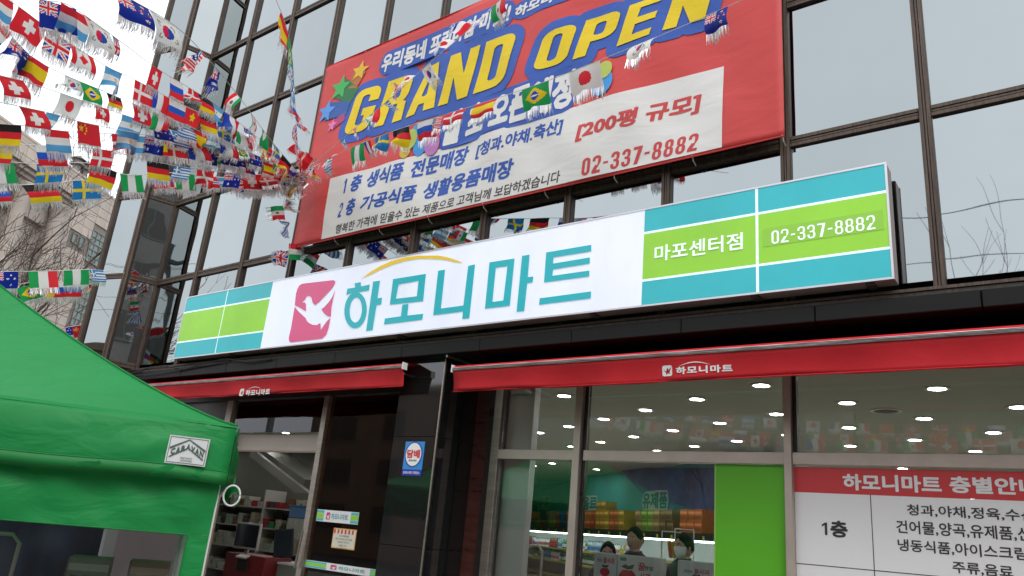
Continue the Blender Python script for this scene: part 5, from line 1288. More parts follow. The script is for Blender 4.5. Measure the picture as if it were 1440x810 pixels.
for side in range(4):
    Rz = Matrix.Rotation(-math.pi/2*side if dl.cross(dd).z < 0 else math.pi/2*side, 3, 'Z'); cen = TC+dl*TS/2+dd*TS/2
    N = 30; V = []; F = []
    for j in range(N+1):
        for i in range(N+1):
            p = roof_pt(i/N, j/N); q = Rz@(p-cen); V.append(cen+q)
    for j in range(N):
        for i in range(N): a = j*(N+1)+i; F.append((a, a+1, a+N+2, a+N+1) if side >= 0 else 0)
    o = mesh_obj('roof_panel', V, F, M_green, smooth=True); under(o, tent)
    V = []; F = []; NI, NJ = 70, 8
    for j in range(NJ+1):
        k = j/NJ
        for i in range(NI+1):
            u = i/NI; corner = max(0, 1-min(u, 1-u)*9); hang = .355*k; du_ = min(u, 1-u)*TS; cr_ = .012*math.sin(9*math.atan2(k*.355+.02, du_+.03)*2.2)*math.exp(-du_*1.2)*min(1, du_*6)
            bulge = .015+cr_+.05*math.sin(math.pi*k*.8)*(1-corner)+.010*math.sin(u*31)*k+.014*math.sin(u*11+1)*k
            soft = (1-corner)*.04*(1-k)**2
            p = TC+dl*TS*u-dd*(bulge+.0)+UP*(-hang+soft*.2+.010*math.sin(u*17)*k); V.append(cen+Rz@(p-cen))
    for j in range(NJ):
        for i in range(NI): a = j*(NI+1)+i; F.append((a, a+NI+1, a+NI+2, a+1))
    o = mesh_obj('valance', V, F, M_green, smooth=True); under(o, tent); sd_ = o.modifiers.new('t', 'SOLIDIFY'); sd_.thickness = .002
    # hem band
    V = [];F = []
    for kk in (.80, 1.01):
        for i in range(NI+1):
            u = i/NI; corner = max(0, 1-min(u, 1-u)*9); bulge = .015+.05*math.sin(math.pi*kk*.8)*(1-corner)+.010*math.sin(u*31)*kk+.014*math.sin(u*11+1)*kk
            p = TC+dl*TS*u-dd*(bulge+.004)+UP*(-.355*kk+.010*math.sin(u*17)*kk); V.append(cen+Rz@(p-cen))
    for i in range(NI): F.append((i, i+NI+1, i+NI+2, i+1))
    o = mesh_obj('hem_band', V, F, M_green2, smooth=True); under(o, tent); sd_ = o.modifiers.new('t', 'SOLIDIFY'); sd_.thickness = .003
    for kk in (.03, .79):
        m = MB(); pts_ = []
        for i in range(NI+1):
            u = i/NI; corner = max(0, 1-min(u, 1-u)*9); bulge = .019+.05*math.sin(math.pi*kk*.8)*(1-corner)+.010*math.sin(u*31)*kk+.014*math.sin(u*11+1)*kk
            pts_.append(cen+Rz@(TC+dl*TS*u-dd*(bulge+.001)+UP*(-.355*kk+.010*math.sin(u*17)*kk)-cen))
        m.tube(pts_, .0035, 4); m.build('valance_seam', M_green2, tent)
    m = MB(); m.tube([cen+Rz@(roof_pt(0, k/20)+UP*.006-cen) for k in range(21)], .007, 5); m.build('hip_seam', M_green2, tent)
def tfront(px, py, off=0): return on_plane(px, py, TC+out*off, out)
def tu(p): return (p-TC).dot(dl)
# front wall with window opening
zt_ = 1.86; zsm = tfront(262, 751).z; uw = tu(tfront(262, 760))
m = MB()
def wall_grid(name, u0, u1, z0, z1, m_, off=.03, amp=.018, nu=40, nz=14):
    V = []; F = []
    for j in range(nz+1):
        for i in range(nu+1):
            u = u0+(u1-u0)*i/nu; z = z0+(z1-z0)*j/nz; e_ = math.sin(math.pi*min(1, max(0, (z-z0)/(z1-z0)))); fold = amp*(math.sin(u*7+z*6)+.6*math.sin(u*19-z*11)+.4*math.sin(u*2.1+z*14))
            V.append(TC+dl*u+dd*(off+fold*e_)+UP*(z-TC.z))
    for j in range(nz):
        for i in range(nu): a = j*(nu+1)+i; F.append((a, a+nu+1, a+nu+2, a+1))
    o = mesh_obj(name, V, F, m_, smooth=True); under(o, tent); return o
wall_grid('wall_top', .03, TS-.03, zsm, zt_, M_green, nu=90)
wall_grid('wall_side', .03, uw, .1, zsm-.001, M_green, amp=.010, nu=8, nz=20)
wall_grid('clear_window', uw+.001, TS-.6, .55, zsm-.001, M_vinyl, amp=.004, nu=60, nz=20)
wall_grid('wall_bottom', uw+.001, TS-.6, .1, .549, M_green); wall_grid('wall_side', TS-.599, TS-.03, .1, zsm-.001, M_green, nu=10)
M_bind = mat('white_binding', (.6, .62, .6), .6)
m = MB(); m.tube([TC+dl*.028+dd*.03+UP*(z-TC.z) for z in (.1, .6, 1.2, 1.85)], .006, 5); m.build('edge_binding', M_bind, tent)
m = MB(); m.tube([TC+dl*uu+dd*.024+UP*(zsm-.004-TC.z) for uu in (uw, 1, 2, TS-.6)], .004, 4); m.tube([TC+dl*uw+dd*.024+UP*(z-TC.z) for z in (.55, 1, zsm-.004)], .004, 4); m.build('window_seam', MATS['tent_green_hem'], tent)
for cu, cv in ((.03, .05), (TS-.05, .05), (.05, TS-.05), (TS-.05, TS-.05)):
    c = TC+dl*(cu+(.14 if cu < 1 else -.14))+dd*(cv+(.16 if cv < 1 else -.14)); m = MB(); m.box(c.x-.02, c.x+.02, c.y-.02, c.y+.02, .02, 2.05); m.box(c.x-.05, c.x+.05, c.y-.05, c.y+.05, .002, .02); m.build('leg', M_white, tent)
# rolled side wall with white rim beside the corner
rc = on_plane(326, 697, TC+out*.0, out); ax_ = (dd*.97+dl*-.05).normalized(); rr = .052
m = MB(); uu_ = ax_.cross(UP).normalized(); vv_ = uu_.cross(ax_)
ringo = [rc+ax_*.0+(uu_*math.cos(a)*rr*.92+vv_*math.sin(a)*rr*1.15) for a in [2*math.pi*k/24 for k in range(25)]]
m.tube(ringo, .0065, 6); m.build('roll_rim', M_bind, tent, smooth=True)
V = []; F = []
for k2 in range(2):
    for k in range(25): a = 2*math.pi*k/24; V.append(rc+ax_*(1.9*k2+.002)+(uu_*math.cos(a)*rr*.92+vv_*math.sin(a)*rr*1.15))
for k in range(24): F.append((k, k+1, k+26, k+25))
o = mesh_obj('rolled_side_wall', V, F, M_green, smooth=True); under(o, tent)
m = MB(); m.tube([rc+ax_*.03+vv_*rr*1.15, rc+ax_*.03+vv_*.11], .006, 4); m.build('roll_strap', M_green2, tent)
# logo patch
cs = [tfront(237, 612, .07), tfront(295, 617, .07), tfront(289, 656.5, .07), tfront(233, 651, .07)]
u1_ = (tu(cs[0])+tu(cs[3]))/2; u0_ = (tu(cs[1])+tu(cs[2]))/2; pz1 = (cs[0].z+cs[1].z)/2; pz0 = (cs[2].z+cs[3].z)/2
def tprint(name, V2, F2, m_, off):
    F2 = [tuple(reversed(f)) for f in facing_front(V2, F2)]
    o = mesh_obj(name, [TC+dl*(u1_-(u1_-u0_)*v[0])+out*off+UP*(pz0+(pz1-pz0)*v[1]-TC.z) for v in V2], F2, m_); under(o, tent)
M_patch = mat('patch_white', (.62, .64, .66), .6, noise=.08, nscale=6); M_pgr = mat('patch_ink', (.05, .10, .07), .6)
V, F = shape([[(0, 0), (1, 0), (1, 1), (0, 1)]]); tprint('patch', V, F, M_patch, .074)
V, F = shape([[(.03, .04), (.97, .04), (.97, .96), (.03, .96)]], [[(.045, .06), (.955, .06), (.955, .94), (.045, .94)]]); tprint('patch_border', V, F, MATS['patch_ink'], .076)
V, F = shape([[(.06, .52), (.5, .90), (.94, .52), (.94, .60), (.5, .98-.04), (.06, .60)]]); tprint('patch_roof_line', [(a, b-.02) for a, b in V], F, M_pgr, .078)
V, F = shape([[(.08, .22), (.5, .60), (.92, .22), (.92, .27), (.5, .645), (.08, .27)]]); tprint('patch_roof_line', [(a, b-.02) for a, b in V], F, M_pgr, .078)
for i, ch in enumerate('CARAVAN'):
    V, F = text2d(ch, .06, 0, 2); x = .10+.118*i; lift_ = .30+.30*(1-abs(i-3)/3.4)*.75
    V = fit(V, x, x+.10, lift_, lift_+.22); sl_ = (.55 if i < 3 else (-.55 if i > 3 else 0)); V = [(a, b+(a-x-.05)*sl_) for a, b in V]; tprint('patch_letter', V, F, M_pgr, .0785)
for k, tx in enumerate(('INSTANT', 'CANOPIES')):
    V, F = text2d(tx, .02, 0, 1); tprint('patch_letter', fit(V, .36, .66, .20-.09*k, .26-.09*k), F, M_pgr, .0785)
# things inside the tent seen through the vinyl
V = []; F = []; NI = 50
c0 = TC+dl*.72+dd*1.25
for j in range(12):
    for i in range(NI+1): u = i/NI; V.append(c0+dl*2.4*u+dd*(.10*math.sin(u*40)+.06*math.sin(u*13+j*.2))+UP*(.2+1.35*j/11+.08*math.sin(u*6)-TC.z))
for j in range(11):
    for i in range(NI): a = j*(NI+1)+i; F.append((a, a+NI+1, a+NI+2, a+1))
o = mesh_obj('blue_sheet', V, F, cloth_mat('blue_sheet', (.05, .09, .26), .1, .6, bump=.02, bscale=6), smooth=True); sd_ = o.modifiers.new('t', 'SOLIDIFY'); sd_.thickness = .003
tag(o, 'creased dark blue sheet hanging inside the green tent behind the vinyl', 'sheet')
t = thing('metal_bench_rail', 'grey tubular rail standing inside the tent behind the vinyl window', 'rail', TC+dl*1.1+dd*.9)
c = TC+dl*1.15+dd*.9; m = MB(); m.tube([c+UP*(.2-TC.z), c+UP*(1.28-TC.z), c+dl*.05+UP*(1.33-TC.z), c+dl*.33+UP*(1.33-TC.z), c+dl*.38+UP*(1.28-TC.z), c+dl*.38+UP*(.2-TC.z)], .014, 8); m.build('tube', M_steel_pale, t, smooth=True)
t = thing('stock_table', 'brown folding table with cartons inside the green tent', 'table', TC+dl*.6+dd*1.0)
m = MB(); m.obox(TC+dl*.55+dd*1.0+UP*(.8-TC.z), dl, dd, UP, .42, .35, .02); m.build('table_top', mat('crate_wood'), t)
for a_, b_ in ((-.38, -.3), (-.38, .3), (.38, -.3), (.38, .3)): m = MB(); m.obox(TC+dl*(.55+a_)+dd*(1.0+b_)+UP*(.4-TC.z), dl, dd, UP, .02, .02, .38); m.build('leg', M_seal, t)
for k, (uu, cn) in enumerate(((.35, 'brown'), (.72, 'grey'))):
    for lv in range(2):
        o = bpy.data.objects.new('tent_carton', CM[cn]); o.location = TC+dl*uu+dd*1.0+UP*(.821+lv*.202-TC.z); o.rotation_euler.z = math.atan2(dl.y, dl.x)+math.pi; put(o)
        tag(o, '%s %s carton on the table inside the green tent' % (['lower', 'upper'][lv], cn), 'carton')
# ================================================================== flag bunting
W_, R_, B_, G_, Y_, K_ = (.88, .88, .86), (.80, .03, .045), (.02, .07, .50), (.02, .40, .11), (.92, .68, .02), (.02, .02, .02)
LB, NB = (.12, .42, .75), (.01, .03, .25)
def star5(u, v, cx, cy, r, asp):
    x = (u-cx)*asp; y = v-cy; d = math.hypot(x, y)
    if d > r: return False
    a = math.atan2(x, y) % (2*math.pi/5); a = min(a, 2*math.pi/5-a)
    return d < r*.38/math.cos(max(0, math.pi/5-a))*1.0 or d < r*(1-a/(math.pi/5)*.62)
def cross(u, v, c, cw, f=None, fw=0, bg=R_, cx=.36):
    if f is not None and (abs(u-cx) < fw/1.5 or abs(v-.5) < fw): return f
    return c if (abs(u-cx) < cw/1.5 or abs(v-.5) < cw) else bg
def jack(u, v):
    if abs(u-.5) < .06 or abs(v-.5) < .1: return R_
    if abs(u-.5) < .11 or abs(v-.5) < .17: return W_
    d = min(abs(v-u), abs(v-(1-u)))
    return R_ if d < .045 else (W_ if d < .13 else B_)
def des(k, u, v):
    A = 1.5
    H3 = {'netherlands': (R_, W_, B_), 'germany': (K_, R_, Y_), 'russia': (W_, (.02, .12, .6), R_), 'luxembourg': (R_, W_, LB)}
    V3 = {'france': (B_, W_, R_), 'italy': (G_, W_, R_), 'nigeria': (G_, W_, G_), 'mexico': (G_, W_, R_)}
    if k in H3:
        if k == 'russia' and False: return W_
        return H3[k][0 if v > .667 else (1 if v > .333 else 2)]
    if k in V3:
        if k == 'mexico' and math.hypot((u-.5)*A, v-.5) < .13: return (.25, .14, .04)
        return V3[k][0 if u < .333 else (1 if u < .667 else 2)]
    if k == 'spain': return R_ if (v > .75 or v < .25) else Y_
    if k == 'argentina': return (.75, .5, .05) if math.hypot((u-.5)*A, v-.5) < .09 else (W_ if .333 < v < .667 else LB)
    if k == 'japan': return R_ if math.hypot((u-.5)*A, v-.5) < .3 else W_
    if k == 'switzerland': return W_ if ((abs(u-.5)*A < .11 and abs(v-.5) < .32) or (abs(v-.5) < .11 and abs(u-.5)*A < .32)) else R_
    if k == 'denmark': return cross(u, v, W_, .085)
    if k == 'sweden': return cross(u, v, Y_, .1, bg=(.02, .22, .55))
    if k == 'norway': return cross(u, v, W_, .13, B_, .06)
    if k == 'vietnam': return Y_ if star5(u, v, .5, .5, .3, A) else R_
    if k == 'china':
        if star5(u, v, .18, .72, .17, A): return Y_
        return Y_ if any(math.hypot((u-a)*A, v-b) < .045 for a, b in ((.36, .88), (.42, .76), (.42, .62), (.36, .5))) else R_
    if k == 'brazil':
        if math.hypot((u-.5)*A, v-.5) < .2: return W_ if abs(v-.5-.12*(u-.5)) < .03 else B_
        return Y_ if abs(u-.5)/.4+abs(v-.5)/.4 < 1 else G_
    if k == 'canada': return R_ if (u < .25 or u > .75 or (abs(u-.5)*2.6+abs(v-.52)*1.5 < .42)) else W_
    if k == 'usa': return (W_ if (int(u*20)+int(v*13)) % 3 == 0 else NB) if (u < .4 and v > .46) else (R_ if int(v*13) % 2 == 0 else W_)
    if k == 'greece':
        if u < .37 and v > .45: return W_ if (abs(u-.185)*A < .05 or abs(v-.72) < .05) else (.05, .25, .6)
        return (.05, .25, .6) if int(v*9) % 2 == 0 else W_
    if k == 'uk': return jack(u, v)
    if k in ('australia', 'newzealand'):
        if u < .5 and v > .5: return jack(u*2, v*2-1)
        pts = ((.75, .82), (.64, .58), (.87, .6), (.76, .24)); c = W_
        if k == 'australia': pts = pts+((.25, .25),)
        for i, (a, b) in enumerate(pts):
            r = .12 if (i == 4) else .075
            if star5(u, v, a, b, r, A): return c if k == 'australia' or i == 4 else R_
            if k == 'newzealand' and star5(u, v, a, b, r*1.3, A): return W_
        return (.01, .03, .32)
    if k == 'korea':
        x = (u-.5)*A; y = v-.5; t = -.58; xr = x*math.cos(t)-y*math.sin(t); yr = x*math.sin(t)+y*math.cos(t)
        if math.hypot(xr, yr) < .25:
            if math.hypot(xr+.125, yr) < .125: return (.75, .02, .08)
            if math.hypot(xr-.125, yr) < .125: return (.02, .08, .42)
            return (.75, .02, .08) if yr > 0 else (.02, .08, .42)
        for sx in (-1, 1):
            for sy in (-1, 1):
                q = math.atan2(sy*.33, sx*.5); a = x*math.cos(q)+y*math.sin(q)-.44; b = -x*math.sin(q)+y*math.cos(q)
                if abs(a) < .075 and abs(b) < .10 and (abs(a) > .055 or abs(a) < .018): return K_ if not (sx*sy > 0 and abs(b) < .012) else W_
        return W_
    return W_
FWD, FHT, GX, GZ = .285, .195, 36, 24
M_flag = cloth_mat('flag_cloth', None, .5, .55, attr='print', spec=.3)
M_tinsel = mat('silver_tinsel', (.95, .95, .96), .38, metal=.6, noise=.3, nscale=60)
def curl(var, u, v):
    """cloth offset: u across, v 1 at the cord and 0 at the fringe"""
    k = 1-v
    if var == 0: return Vector((0, .012*math.sin(u*5)*k, 0))
    if var == 1: return Vector((.01*math.sin(u*9)*k, .045*k*k+.018*math.sin(u*8+1)*k, .02*k*k))
    if var == 2: return Vector((.02*k, -.05*math.sin(k*2.2)+.02*math.sin(u*6)*k, .035*k*k))
    if var == 4: return Vector((.03*k*math.sin(v*4), .05*k*math.sin(u*7+k*2)+.02*math.sin(u*15)*k, .03*k*k*math.sin(u*6)))
    return Vector((.03*math.sin(k*3), .09*k*k*math.cos(u*2)+.03*math.sin(u*12)*k, .08*k*k))
FM = {}
def flag_mesh(kind, var):
    if (kind, var) in FM: return FM[(kind, var)]
    V = []; F = []; C = []
    for j in range(GZ+1):
        for i in range(GX+1):
            u = i/GX; v = j/GZ; V.append(Vector((u*FWD, 0, (v-1)*FHT))+curl(var, u, v))
    for j in range(GZ):
        for i in range(GX): a = j*(GX+1)+i; F.append((a, a+1, a+GX+2, a+GX+1)); C += [(*des(kind, (i+.5)/GX, (j+.5)/GZ), 1)]*4
    me = bpy.data.meshes.new('flag'); me.from_pydata([tuple(v) for v in V], [], F); me.materials.append(M_flag)
    at_ = me.color_attributes.new('print', 'FLOAT_COLOR', 'CORNER'); at_.data.foreach_set('color', np.array(C, dtype=np.float32).ravel())
    me.polygons.foreach_set('use_smooth', [True]*len(F)); me.update(); FM[(kind, var)] = me
    return me
FR_ = {}
def fringe_mesh(var):
    if var in FR_: return FR_[var]
    m = MB(); r = random.Random(var)
    n = 46
    for i in range(n):
        u = (i+.5)/n; p = Vector((u*FWD, 0, -FHT))+curl(var, u, 0); L_ = r.uniform(.06, .10); w_ = FWD/n*.50; a = r.uniform(-.5, .5); dx = r.uniform(-.012, .012); dy = r.uniform(-.02, .02)+(.02 if var else 0)
        s_ = Vector((math.cos(a)*w_, math.sin(a)*w_, 0)); q1 = p+Vector((dx*.4, dy*.3, -L_*.5)); q2 = p+Vector((dx, dy, -L_*(1 if var < 2 else .75)))
        m.quad(p-s_, p+s_, q1+s_, q1-s_); m.quad(q1-s_, q1+s_, q2+s_*.5, q2-s_*.5)
    m.obox(Vector((FWD/2, 0, -FHT))+curl(var, .5, 0), Vector((1, 0, 0)), Vector((0, 1, 0)), UP, FWD/2 if var == 0 else .001, .001, .006 if var == 0 else .001)
    o = mesh_obj('fringe', m.v, m.f, M_tinsel); me = o.data; bpy.data.objects.remove(o); FR_[var] = me
    return me
M_cord = mat('white_cord', (.7, .7, .68), .6)
def bez(pts, t):
    """Catmull-Rom through 3-D points, t in 0..len-1"""
    n = len(pts); i = min(int(t), n-2); f = t-i
    p0, p1, p2, p3 = pts[max(i-1, 0)], pts[i], pts[i+1], pts[min(i+2, n-1)]
    return .5*((2*p1)+(p2-p0)*f+(2*p0-5*p1+4*p2-p3)*f*f+(3*p1-p0-3*p2+p3)*f**3)
rf = random.Random(17)
NF = 0
def bunting(label, ctrl, flags, wild=.15, size=1.0, group=None):
    """ctrl: (px, py, depth) or Vectors; flags: list of (kind, photo x of the flag's left edge) or a string of kinds for even spacing"""
    global NF
    P3 = [deep(*c) if isinstance(c, tuple) else c for c in ctrl]
    T = [bez(P3, (len(P3)-1)*k/240) for k in range(241)]
    acc = [0]
    for a, b in zip(T, T[1:]): acc.append(acc[-1]+(b-a).length)
    def pos(s):
        s = max(0, min(acc[-1]-1e-4, s)); import bisect
        i = max(0, bisect.bisect_right(acc, s)-1); i = min(i, 239); f = (s-acc[i])/max(1e-9, acc[i+1]-acc[i]); return T[i].lerp(T[i+1], f)
    t = thing('flag_bunting', label, 'bunting', T[0], group)
    m = MB(); m.tube(T[::4]+[T[-1]], .0035, 4); m.build('cord', M_cord, t)
    L_ = acc[-1]; items = []
    if isinstance(flags, dict):
        pxs = [project(p)[0] for p in T]
        for x, k in flags.items():
            i = min(range(241), key=lambda q: abs(pxs[q]-x)); items.append((acc[i], k))
    else:
        step = flags[1]; s = flags[2] if len(flags) > 2 else .1
        for k in flags[0]:
            items.append((s, k)); s += step
    for s, k in items:
        ppx = project(pos(s))
        if 345 < ppx[0] < 425 and len(items) > 12 and rf.random() < .38: continue
        if 330 < ppx[0] < 440 and len(items) > 12 and not isinstance(k, tuple): k = (k, rf.uniform(.7, .95), rf.choice((.3, .6, .7)))
        k, sc, wl = (k if isinstance(k, tuple) else (k, 1.0, None))
        sc *= size; a = pos(s); b = pos(s+FWD*sc)
        if (b-a).length < .05: continue
        ux = (b-a).normalized()
        # the flag reads the right way round from the side the photographer stands on
        view = (a-EYE).normalized(); side = ux.cross(-UP)
        if ux.dot(RX) < 0 and wl is None: a, b = b, a; ux = -ux
        w0 = wild if wl is None else wl
        hang = (-UP+Vector((rf.uniform(-1, 1), rf.uniform(-1, 1), rf.uniform(0, .6)))*w0).normalized(); hang = (hang-ux*hang.dot(ux)).normalized()
        uz = -hang; uy = uz.cross(ux)
        var = rf.choice((0, 1, 1, 2) if w0 < .1 else ((0, 1, 2, 4) if w0 < .3 else (1, 2, 3, 4)))
        o = bpy.data.objects.new('flag', flag_mesh(k, var)); put(o); o.parent = t
        o.matrix_basis = Matrix.Translation(a-t.location) @ Matrix(((ux.x, uy.x, uz.x, 0), (ux.y, uy.y, uz.y, 0), (ux.z, uy.z, uz.z, 0), (0, 0, 0, 1))) @ Matrix.Diagonal((sc*(rf.uniform(.3, .5) if w0 >= .9 else (rf.uniform(.55, .8) if w0 >= .5 else 1)), sc, sc, 1))
        f = bpy.data.objects.new('fringe', fringe_mesh(var)); put(f); f.parent = o; NF += 1
    return t
kk = ['switzerland', 'denmark', 'germany', 'sweden', 'argentina', 'japan', 'korea', 'uk', 'spain', 'brazil', 'nigeria', 'france', 'russia', 'australia', 'italy', 'netherlands', 'norway', 'vietnam', 'usa', 'greece', 'china', 'luxembourg', 'canada', 'mexico', 'newzealand']
def mix(n, seed): r = random.Random(seed); return [r.choice(kk) for _ in range(n)]
AN = (422, 246, 10.3)
bunting('bunting line falling from the top edge with Korean and Australian flags over mirror glass', [(110, -40, 4.9), (186, 0, 5.2), (262, 50, 5.9), (330, 128, 7.8), (380, 196, 9.4), AN],
        {158: ('newzealand', 1.05, .1), 209: ('korea', 1.15, .12), 283: ('usa', 1, .5), 305: ('australia', 1, .5), 331: 'mexico', 352: ('mexico', 1, .5), 369: 'nigeria', 384: ('sweden', .9, .5), 397: 'germany', 407: 'russia'}, .4)
bunting('bunting line with New Zealand, big Korean and Danish flags at upper left', [(-20, -40, 5.2), (55, -2, 5.4), (98, 8, 5.6), (165, 55, 6.2), (222, 97, 7.6), (300, 145, 8.8), (370, 200, 9.7), AN],
        {54: ('newzealand', 1, .12), 86: 'luxembourg', 118: ('korea', 1.12, .1), 158: ('uk', .8, .6), 215: 'switzerland', 239: ('russia', 1, .1), 265: ('denmark', .8, .3), 280: 'germany', 299: ('argentina', .8, .3), 316: ('france', 1, .3), 335: 'australia', 351: 'usa', 365: 'germany', 378: 'norway', 390: 'korea', 402: 'spain', 411: 'france'}, .25)
bunting('bunting line starting at the left top edge with a large Swiss flag', [(-40, -30, 5.8), (20, 5, 6.2), (75, 45, 6.6), (148, 92, 7.2), (190, 112, 7.7), (262, 150, 8.5), (330, 182, 9.3), AN],
        {-22: 'luxembourg', 26: ('switzerland', 1.05, .08), 66: ('uk', .95, .15), 98: ('canada', 1, .3), 148: ('argentina', 1.0, .1), 190: ('denmark', 1, .1), 214: 'france', 237: ('russia', 1, .1), 262: ('vietnam', 1, .1), 281: 'germany', 300: 'greece', 307: ('sweden', 1, .1), 328: 'italy', 343: 'usa', 357: 'mexico', 370: 'germany', 384: 'newzealand', 396: 'russia', 408: 'korea'}, .22)
bunting('bunting line with Dutch, Australian and Spanish flags at the left edge', [(-50, -5, 6), (0, 20, 6.3), (28, 68, 6.5), (80, 100, 6.9), (150, 130, 7.4), (240, 168, 8.4), (330, 205, 9.3), AN],
        {-20: ('netherlands', 1, .1), 17: ('australia', .9, .2), 30: ('spain', 1.1, .15), 92: ('korea', .8, .5), 112: ('brazil', 1, .5), 150: ('germany', .7, .4), 185: 'switzerland', 215: 'italy', 245: 'greece', 268: 'spain', 290: 'argentina', 308: 'france', 330: 'brazil', 350: 'australia', 366: 'uk', 382: 'italy', 398: 'switzerland'}, .35)
bunting('bunting line with a Swiss flag at the left edge and a Japanese flag near it', [(-50, 92, 6), (0, 106, 6.3), (40, 116, 6.6), (100, 136, 7.1), (170, 160, 7.8), (250, 186, 8.6), (330, 212, 9.4), AN],
        {-6: ('switzerland', 1, .08), 85: ('japan', 1, .12), 133: ('switzerland', .7, .4), 172: ('argentina', 1, .1), 208: ('australia', 1, .4), 236: 'greece', 262: 'canada', 288: 'brazil', 310: 'usa', 330: 'russia', 350: 'korea', 370: 'spain', 388: 'netherlands', 404: 'germany'}, .3)
bunting('bunting line crossing the bright sky with a Swiss flag and a red Chinese flag', [(-50, 134, 6.1), (25, 149, 6.5), (75, 160, 6.9), (108, 170, 7.2), (180, 185, 7.9), (260, 200, 8.7), (340, 220, 9.5), AN],
        {26: ('switzerland', 1, .06), 66: ('argentina', .9, .5), 108: ('china', 1.05, .06), 166: ('argentina', 1.05, .1), 204: 'australia', 232: 'denmark', 257: ('uk', .8, .4), 280: 'newzealand', 305: 'australia', 326: 'france', 345: 'mexico', 362: 'norway', 380: 'usa', 397: 'denmark'}, .25)
bunting('bunting line with German, Luxembourg, Danish and French flags below the Swiss flag', [(-40, 172, 6.3), (27, 176, 6.7), (62, 181, 7), (110, 186, 7.4), (185, 190, 8), (257, 201, 8.7), (320, 213, 9.3), (380, 235, 10), AN],
        {-14: ('germany', 1, .05), 62: ('luxembourg', 1.05, .06), 156: ('denmark', .95, .1), 187: ('argentina', 1, .08), 225: ('spain', .95, .08), 257: ('france', 1.15, .05), 293: ('brazil', .95, .12), 316: 'newzealand', 334: ('australia', 1, .2), 352: 'russia', 368: 'vietnam', 384: 'switzerland', 400: 'argentina'}, .15)
bunting('bunting line with Russian and German flags passing over the beige building', [(-40, 198, 6.5), (50, 204, 7.1), (96, 206, 7.4), (155, 212, 7.9), (210, 226, 8.4), (280, 238, 9.0), (350, 245, 9.8), AN],
        {-22: ('spain', 1, .05), 50: ('russia', 1.0, .05), 131: ('denmark', .95, .08), 206: ('germany', 1, .06), 246: ('greece', .8, .3), 278: ('denmark', 1, .1), 317: ('australia', 1.0, .05), 341: 'switzerland', 360: 'china', 378: 'korea', 396: 'uk'}, .12)
bunting('bunting line with green, Swedish and German flags in front of the cornice', [(-40, 227, 6.7), (14, 228, 7.0), (51, 230, 7.3), (129, 230, 7.9), (180, 246, 8.3), (245, 243, 8.9), (330, 250, 9.7), AN],
        {-26: ('nigeria', 1, .05), 51: ('sweden', 1.05, .04), 129: ('germany', 1.05, .04), 168: ('nigeria', 1, .05), 206: ('russia', 1.05, .05), 246: ('nigeria', 1.0, .05), 281: ('norway', .9, .05), 340: 'canada', 360: ('denmark', .9, .2)}, .08)
bunting('bunting line with German and Swedish flags in front of the bare tree', [(-40, 262, 7), (32, 260, 7.4), (76, 258, 7.7), (102, 254, 8), (145, 253, 8.3), (200, 250, 8.8), (280, 250, 9.4), (360, 250, 9.9), AN],
        {-40: ('russia', 1, .04), 31: ('germany', 1.15, .03), 102: ('sweden', 1.1, .03), 225: ('switzerland', .9, .1), 300: ('argentina', .8, .3), 330: 'uk', 352: 'australia', 372: 'russia', 391: 'france'}, .08)
bunting('far bunting line with Australian, Italian and Nigerian flags beside the green tent', [(-40, 384, 9.2), (0, 382, 9.6), (70, 381, 10), (118, 379, 10.3), (140, 380, 10.6), (175, 384, 11)],
        {-16: ('australia', 1.2, .03), 39: ('italy', 1.15, .03), 90: ('nigeria', 1.12, .03), 125: ('greece', 1, .1)}, .04)
bunting('far bunting line with Swedish, Brazilian and German flags low beside the green tent', [(-40, 408, 9.4), (0, 403, 9.7), (23, 406, 9.9), (36, 398, 10), (110, 396, 10.4), (135, 395, 10.7)],
        {-16: ('sweden', 1, .03), 23: ('brazil', 1, .08), 35: ('germany', 1.1, .05), 76: ('russia', 1.15, .06)}, .05)
bunting('far short bunting line with Swiss and Chinese flags above the tent slope', [(40, 470, 12), (102, 459, 12.6), (116, 457, 12.8), (150, 452, 13.3)],
        {68: ('canada', .8, .05), 84: ('australia', .7, .05), 101: ('china', 1.05, .03), 100: ('switzerland', .7, .1)}, .04)
bunting('far short bunting line with German flag at the corner of the mirror glass bay', [(90, 425, 12), (122, 402, 12.6), (140, 394, 13.2)],
        {118: ('germany', .7, .3)}, .2)
# line hanging from the top edge down past the anchor
ANV = deep(*AN)
bunting('bunting line hanging down at the top middle with a twisted Brazilian flag', [(352, -60, 7.2), (388, 0, 8), (408, 60, 8.6), (414, 130, 9.3), (418, 200, 10), AN],
        [['spain', 'brazil', 'greece', 'argentina', 'russia', 'uk', 'switzerland', 'denmark', 'korea', 'italy', 'france'], .36, 1.0], .45, 1.25)
bunting('tangled tail of flags hanging below the knot beside the banner', [AN, (404, 268, 10.3), (398, 300, 10.25), (408, 340, 10.2), (402, 376, 10.2)], [['germany', 'korea', 'mexico', 'greece', 'italy', 'uk', 'nigeria'], .22, .05], .7, 1.05)
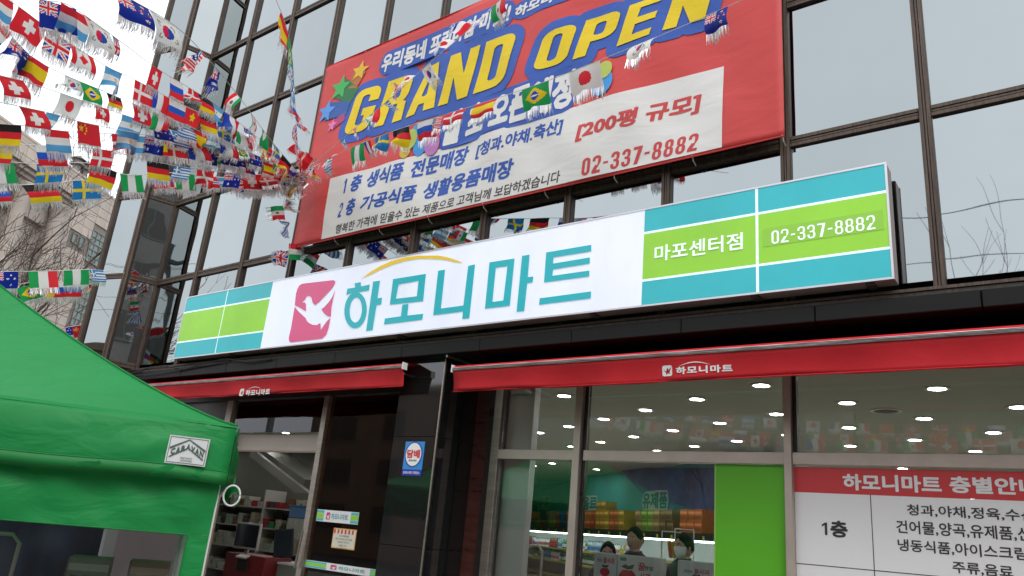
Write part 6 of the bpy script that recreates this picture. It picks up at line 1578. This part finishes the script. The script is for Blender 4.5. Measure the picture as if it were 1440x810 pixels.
# two lines crossing the banner
bunting('bunting line crossing the lower banner with Danish, Spanish, Brazilian and Japanese flags', [AN, (480, 214, 8.8), (560, 182, 7.9), (668, 148, 7.1), (758, 118, 6.6), (860, 78, 6.1), (985, 26, 5.6), (1090, -22, 5.2)],
        {436: ('germany', 1, .5), 449: ('uk', .9, .6), 470: ('italy', .9, .6), 493: ('nigeria', 1, .2), 527: ('sweden', .8, .15), 553: ('germany', .9, .1), 588: ('russia', .95, .15), 630: ('denmark', .9, .1), 669: ('spain', .95, .1), 734: ('brazil', 1, .05), 800: ('japan', 1.05, .06), 888: ('korea', 1.15, .85), 992: ('newzealand', 1.0, .75), 458: ('greece', .9, .4), 512: ('france', .7, .6), 610: ('usa', .7, .5)}, .2, 1.06)
bunting('wind twisted bunting line crossing the banner lettering from the top edge', [AN, (480, 196, 9), (540, 146, 8.2), (600, 92, 7.6), (655, 45, 7.1), (715, -10, 6.6), (760, -40, 6.2)],
        {440: ('usa', .8, .6), 478: ('argentina', .8, .5), 500: ('usa', .8, .9), 520: ('italy', .9, .3), 540: ('greece', .9, 1.0), 562: ('usa', 1, 1.0), 575: ('japan', .9, .8), 592: ('korea', 1.05, .8), 628: ('japan', 1.1, .8), 648: ('netherlands', 1.1, .8), 672: ('korea', 1.1, .8), 692: ('mexico', 1.1, .85)}, .8, .9)
# knot of tinsel at the anchor
m = MB(); rk2 = random.Random(8)
for i in range(160):
    c = ANV+Vector((rk2.gauss(0, .13), rk2.gauss(0, .06), rk2.gauss(-.05, .13))); a = Vector((rk2.uniform(-1, 1), rk2.uniform(-1, 1), rk2.uniform(-1.6, .2))).normalized(); b = a.cross(Vector((rk2.random(), rk2.random(), rk2.random()))).normalized()*.007
    m.quad(c-b, c+b, c+a*.1+b, c+a*.1-b)
o = m.build('tinsel_knot', M_tinsel); tag(o, 'silver tinsel knot where all the bunting lines meet beside the banner', 'tinsel', kind='stuff')
m = MB(); m.tube([ANV, Vector((ANV.x+.05, -.02, ANV.z+.1))], .012, 6); tag(m.build('anchor_hook', M_steel), 'steel hook holding the bunting knot to the mullion left of the banner', 'hook')
# lines over the street, seen mirrored in the shop glass
over = [((-9, -7.5, 6.6), (-4, -8.2, 5.7), (1, -9, 6.0), (8, -10, 7)), ((-11, -10.5, 4.9), (-5, -9.5, 4.2), (1, -10.5, 4.5), (9, -11.5, 5.2)), ((-12, -12.5, 5.6), (-4, -12.6, 4.9), (4, -13.0, 5.0), (10, -13.4, 5.6)), ((-9, -7.2, 4.4), (-5, -8.0, 3.9), (0, -8.2, 3.95), (6, -8.6, 4.6)), ((-11.5, -3, 8.4), (-10, -7, 7.8), (-9, -11.5, 8.4))]
for i, c in enumerate(over):
    bunting(['first', 'second', 'third', 'fourth', 'fifth'][i]+' bunting line over the street behind the photographer, mirrored in the shop glass', [Vector(p) for p in c], [mix(26 if i < 4 else 14, 50+i), .55, .3], .25, 1.15)
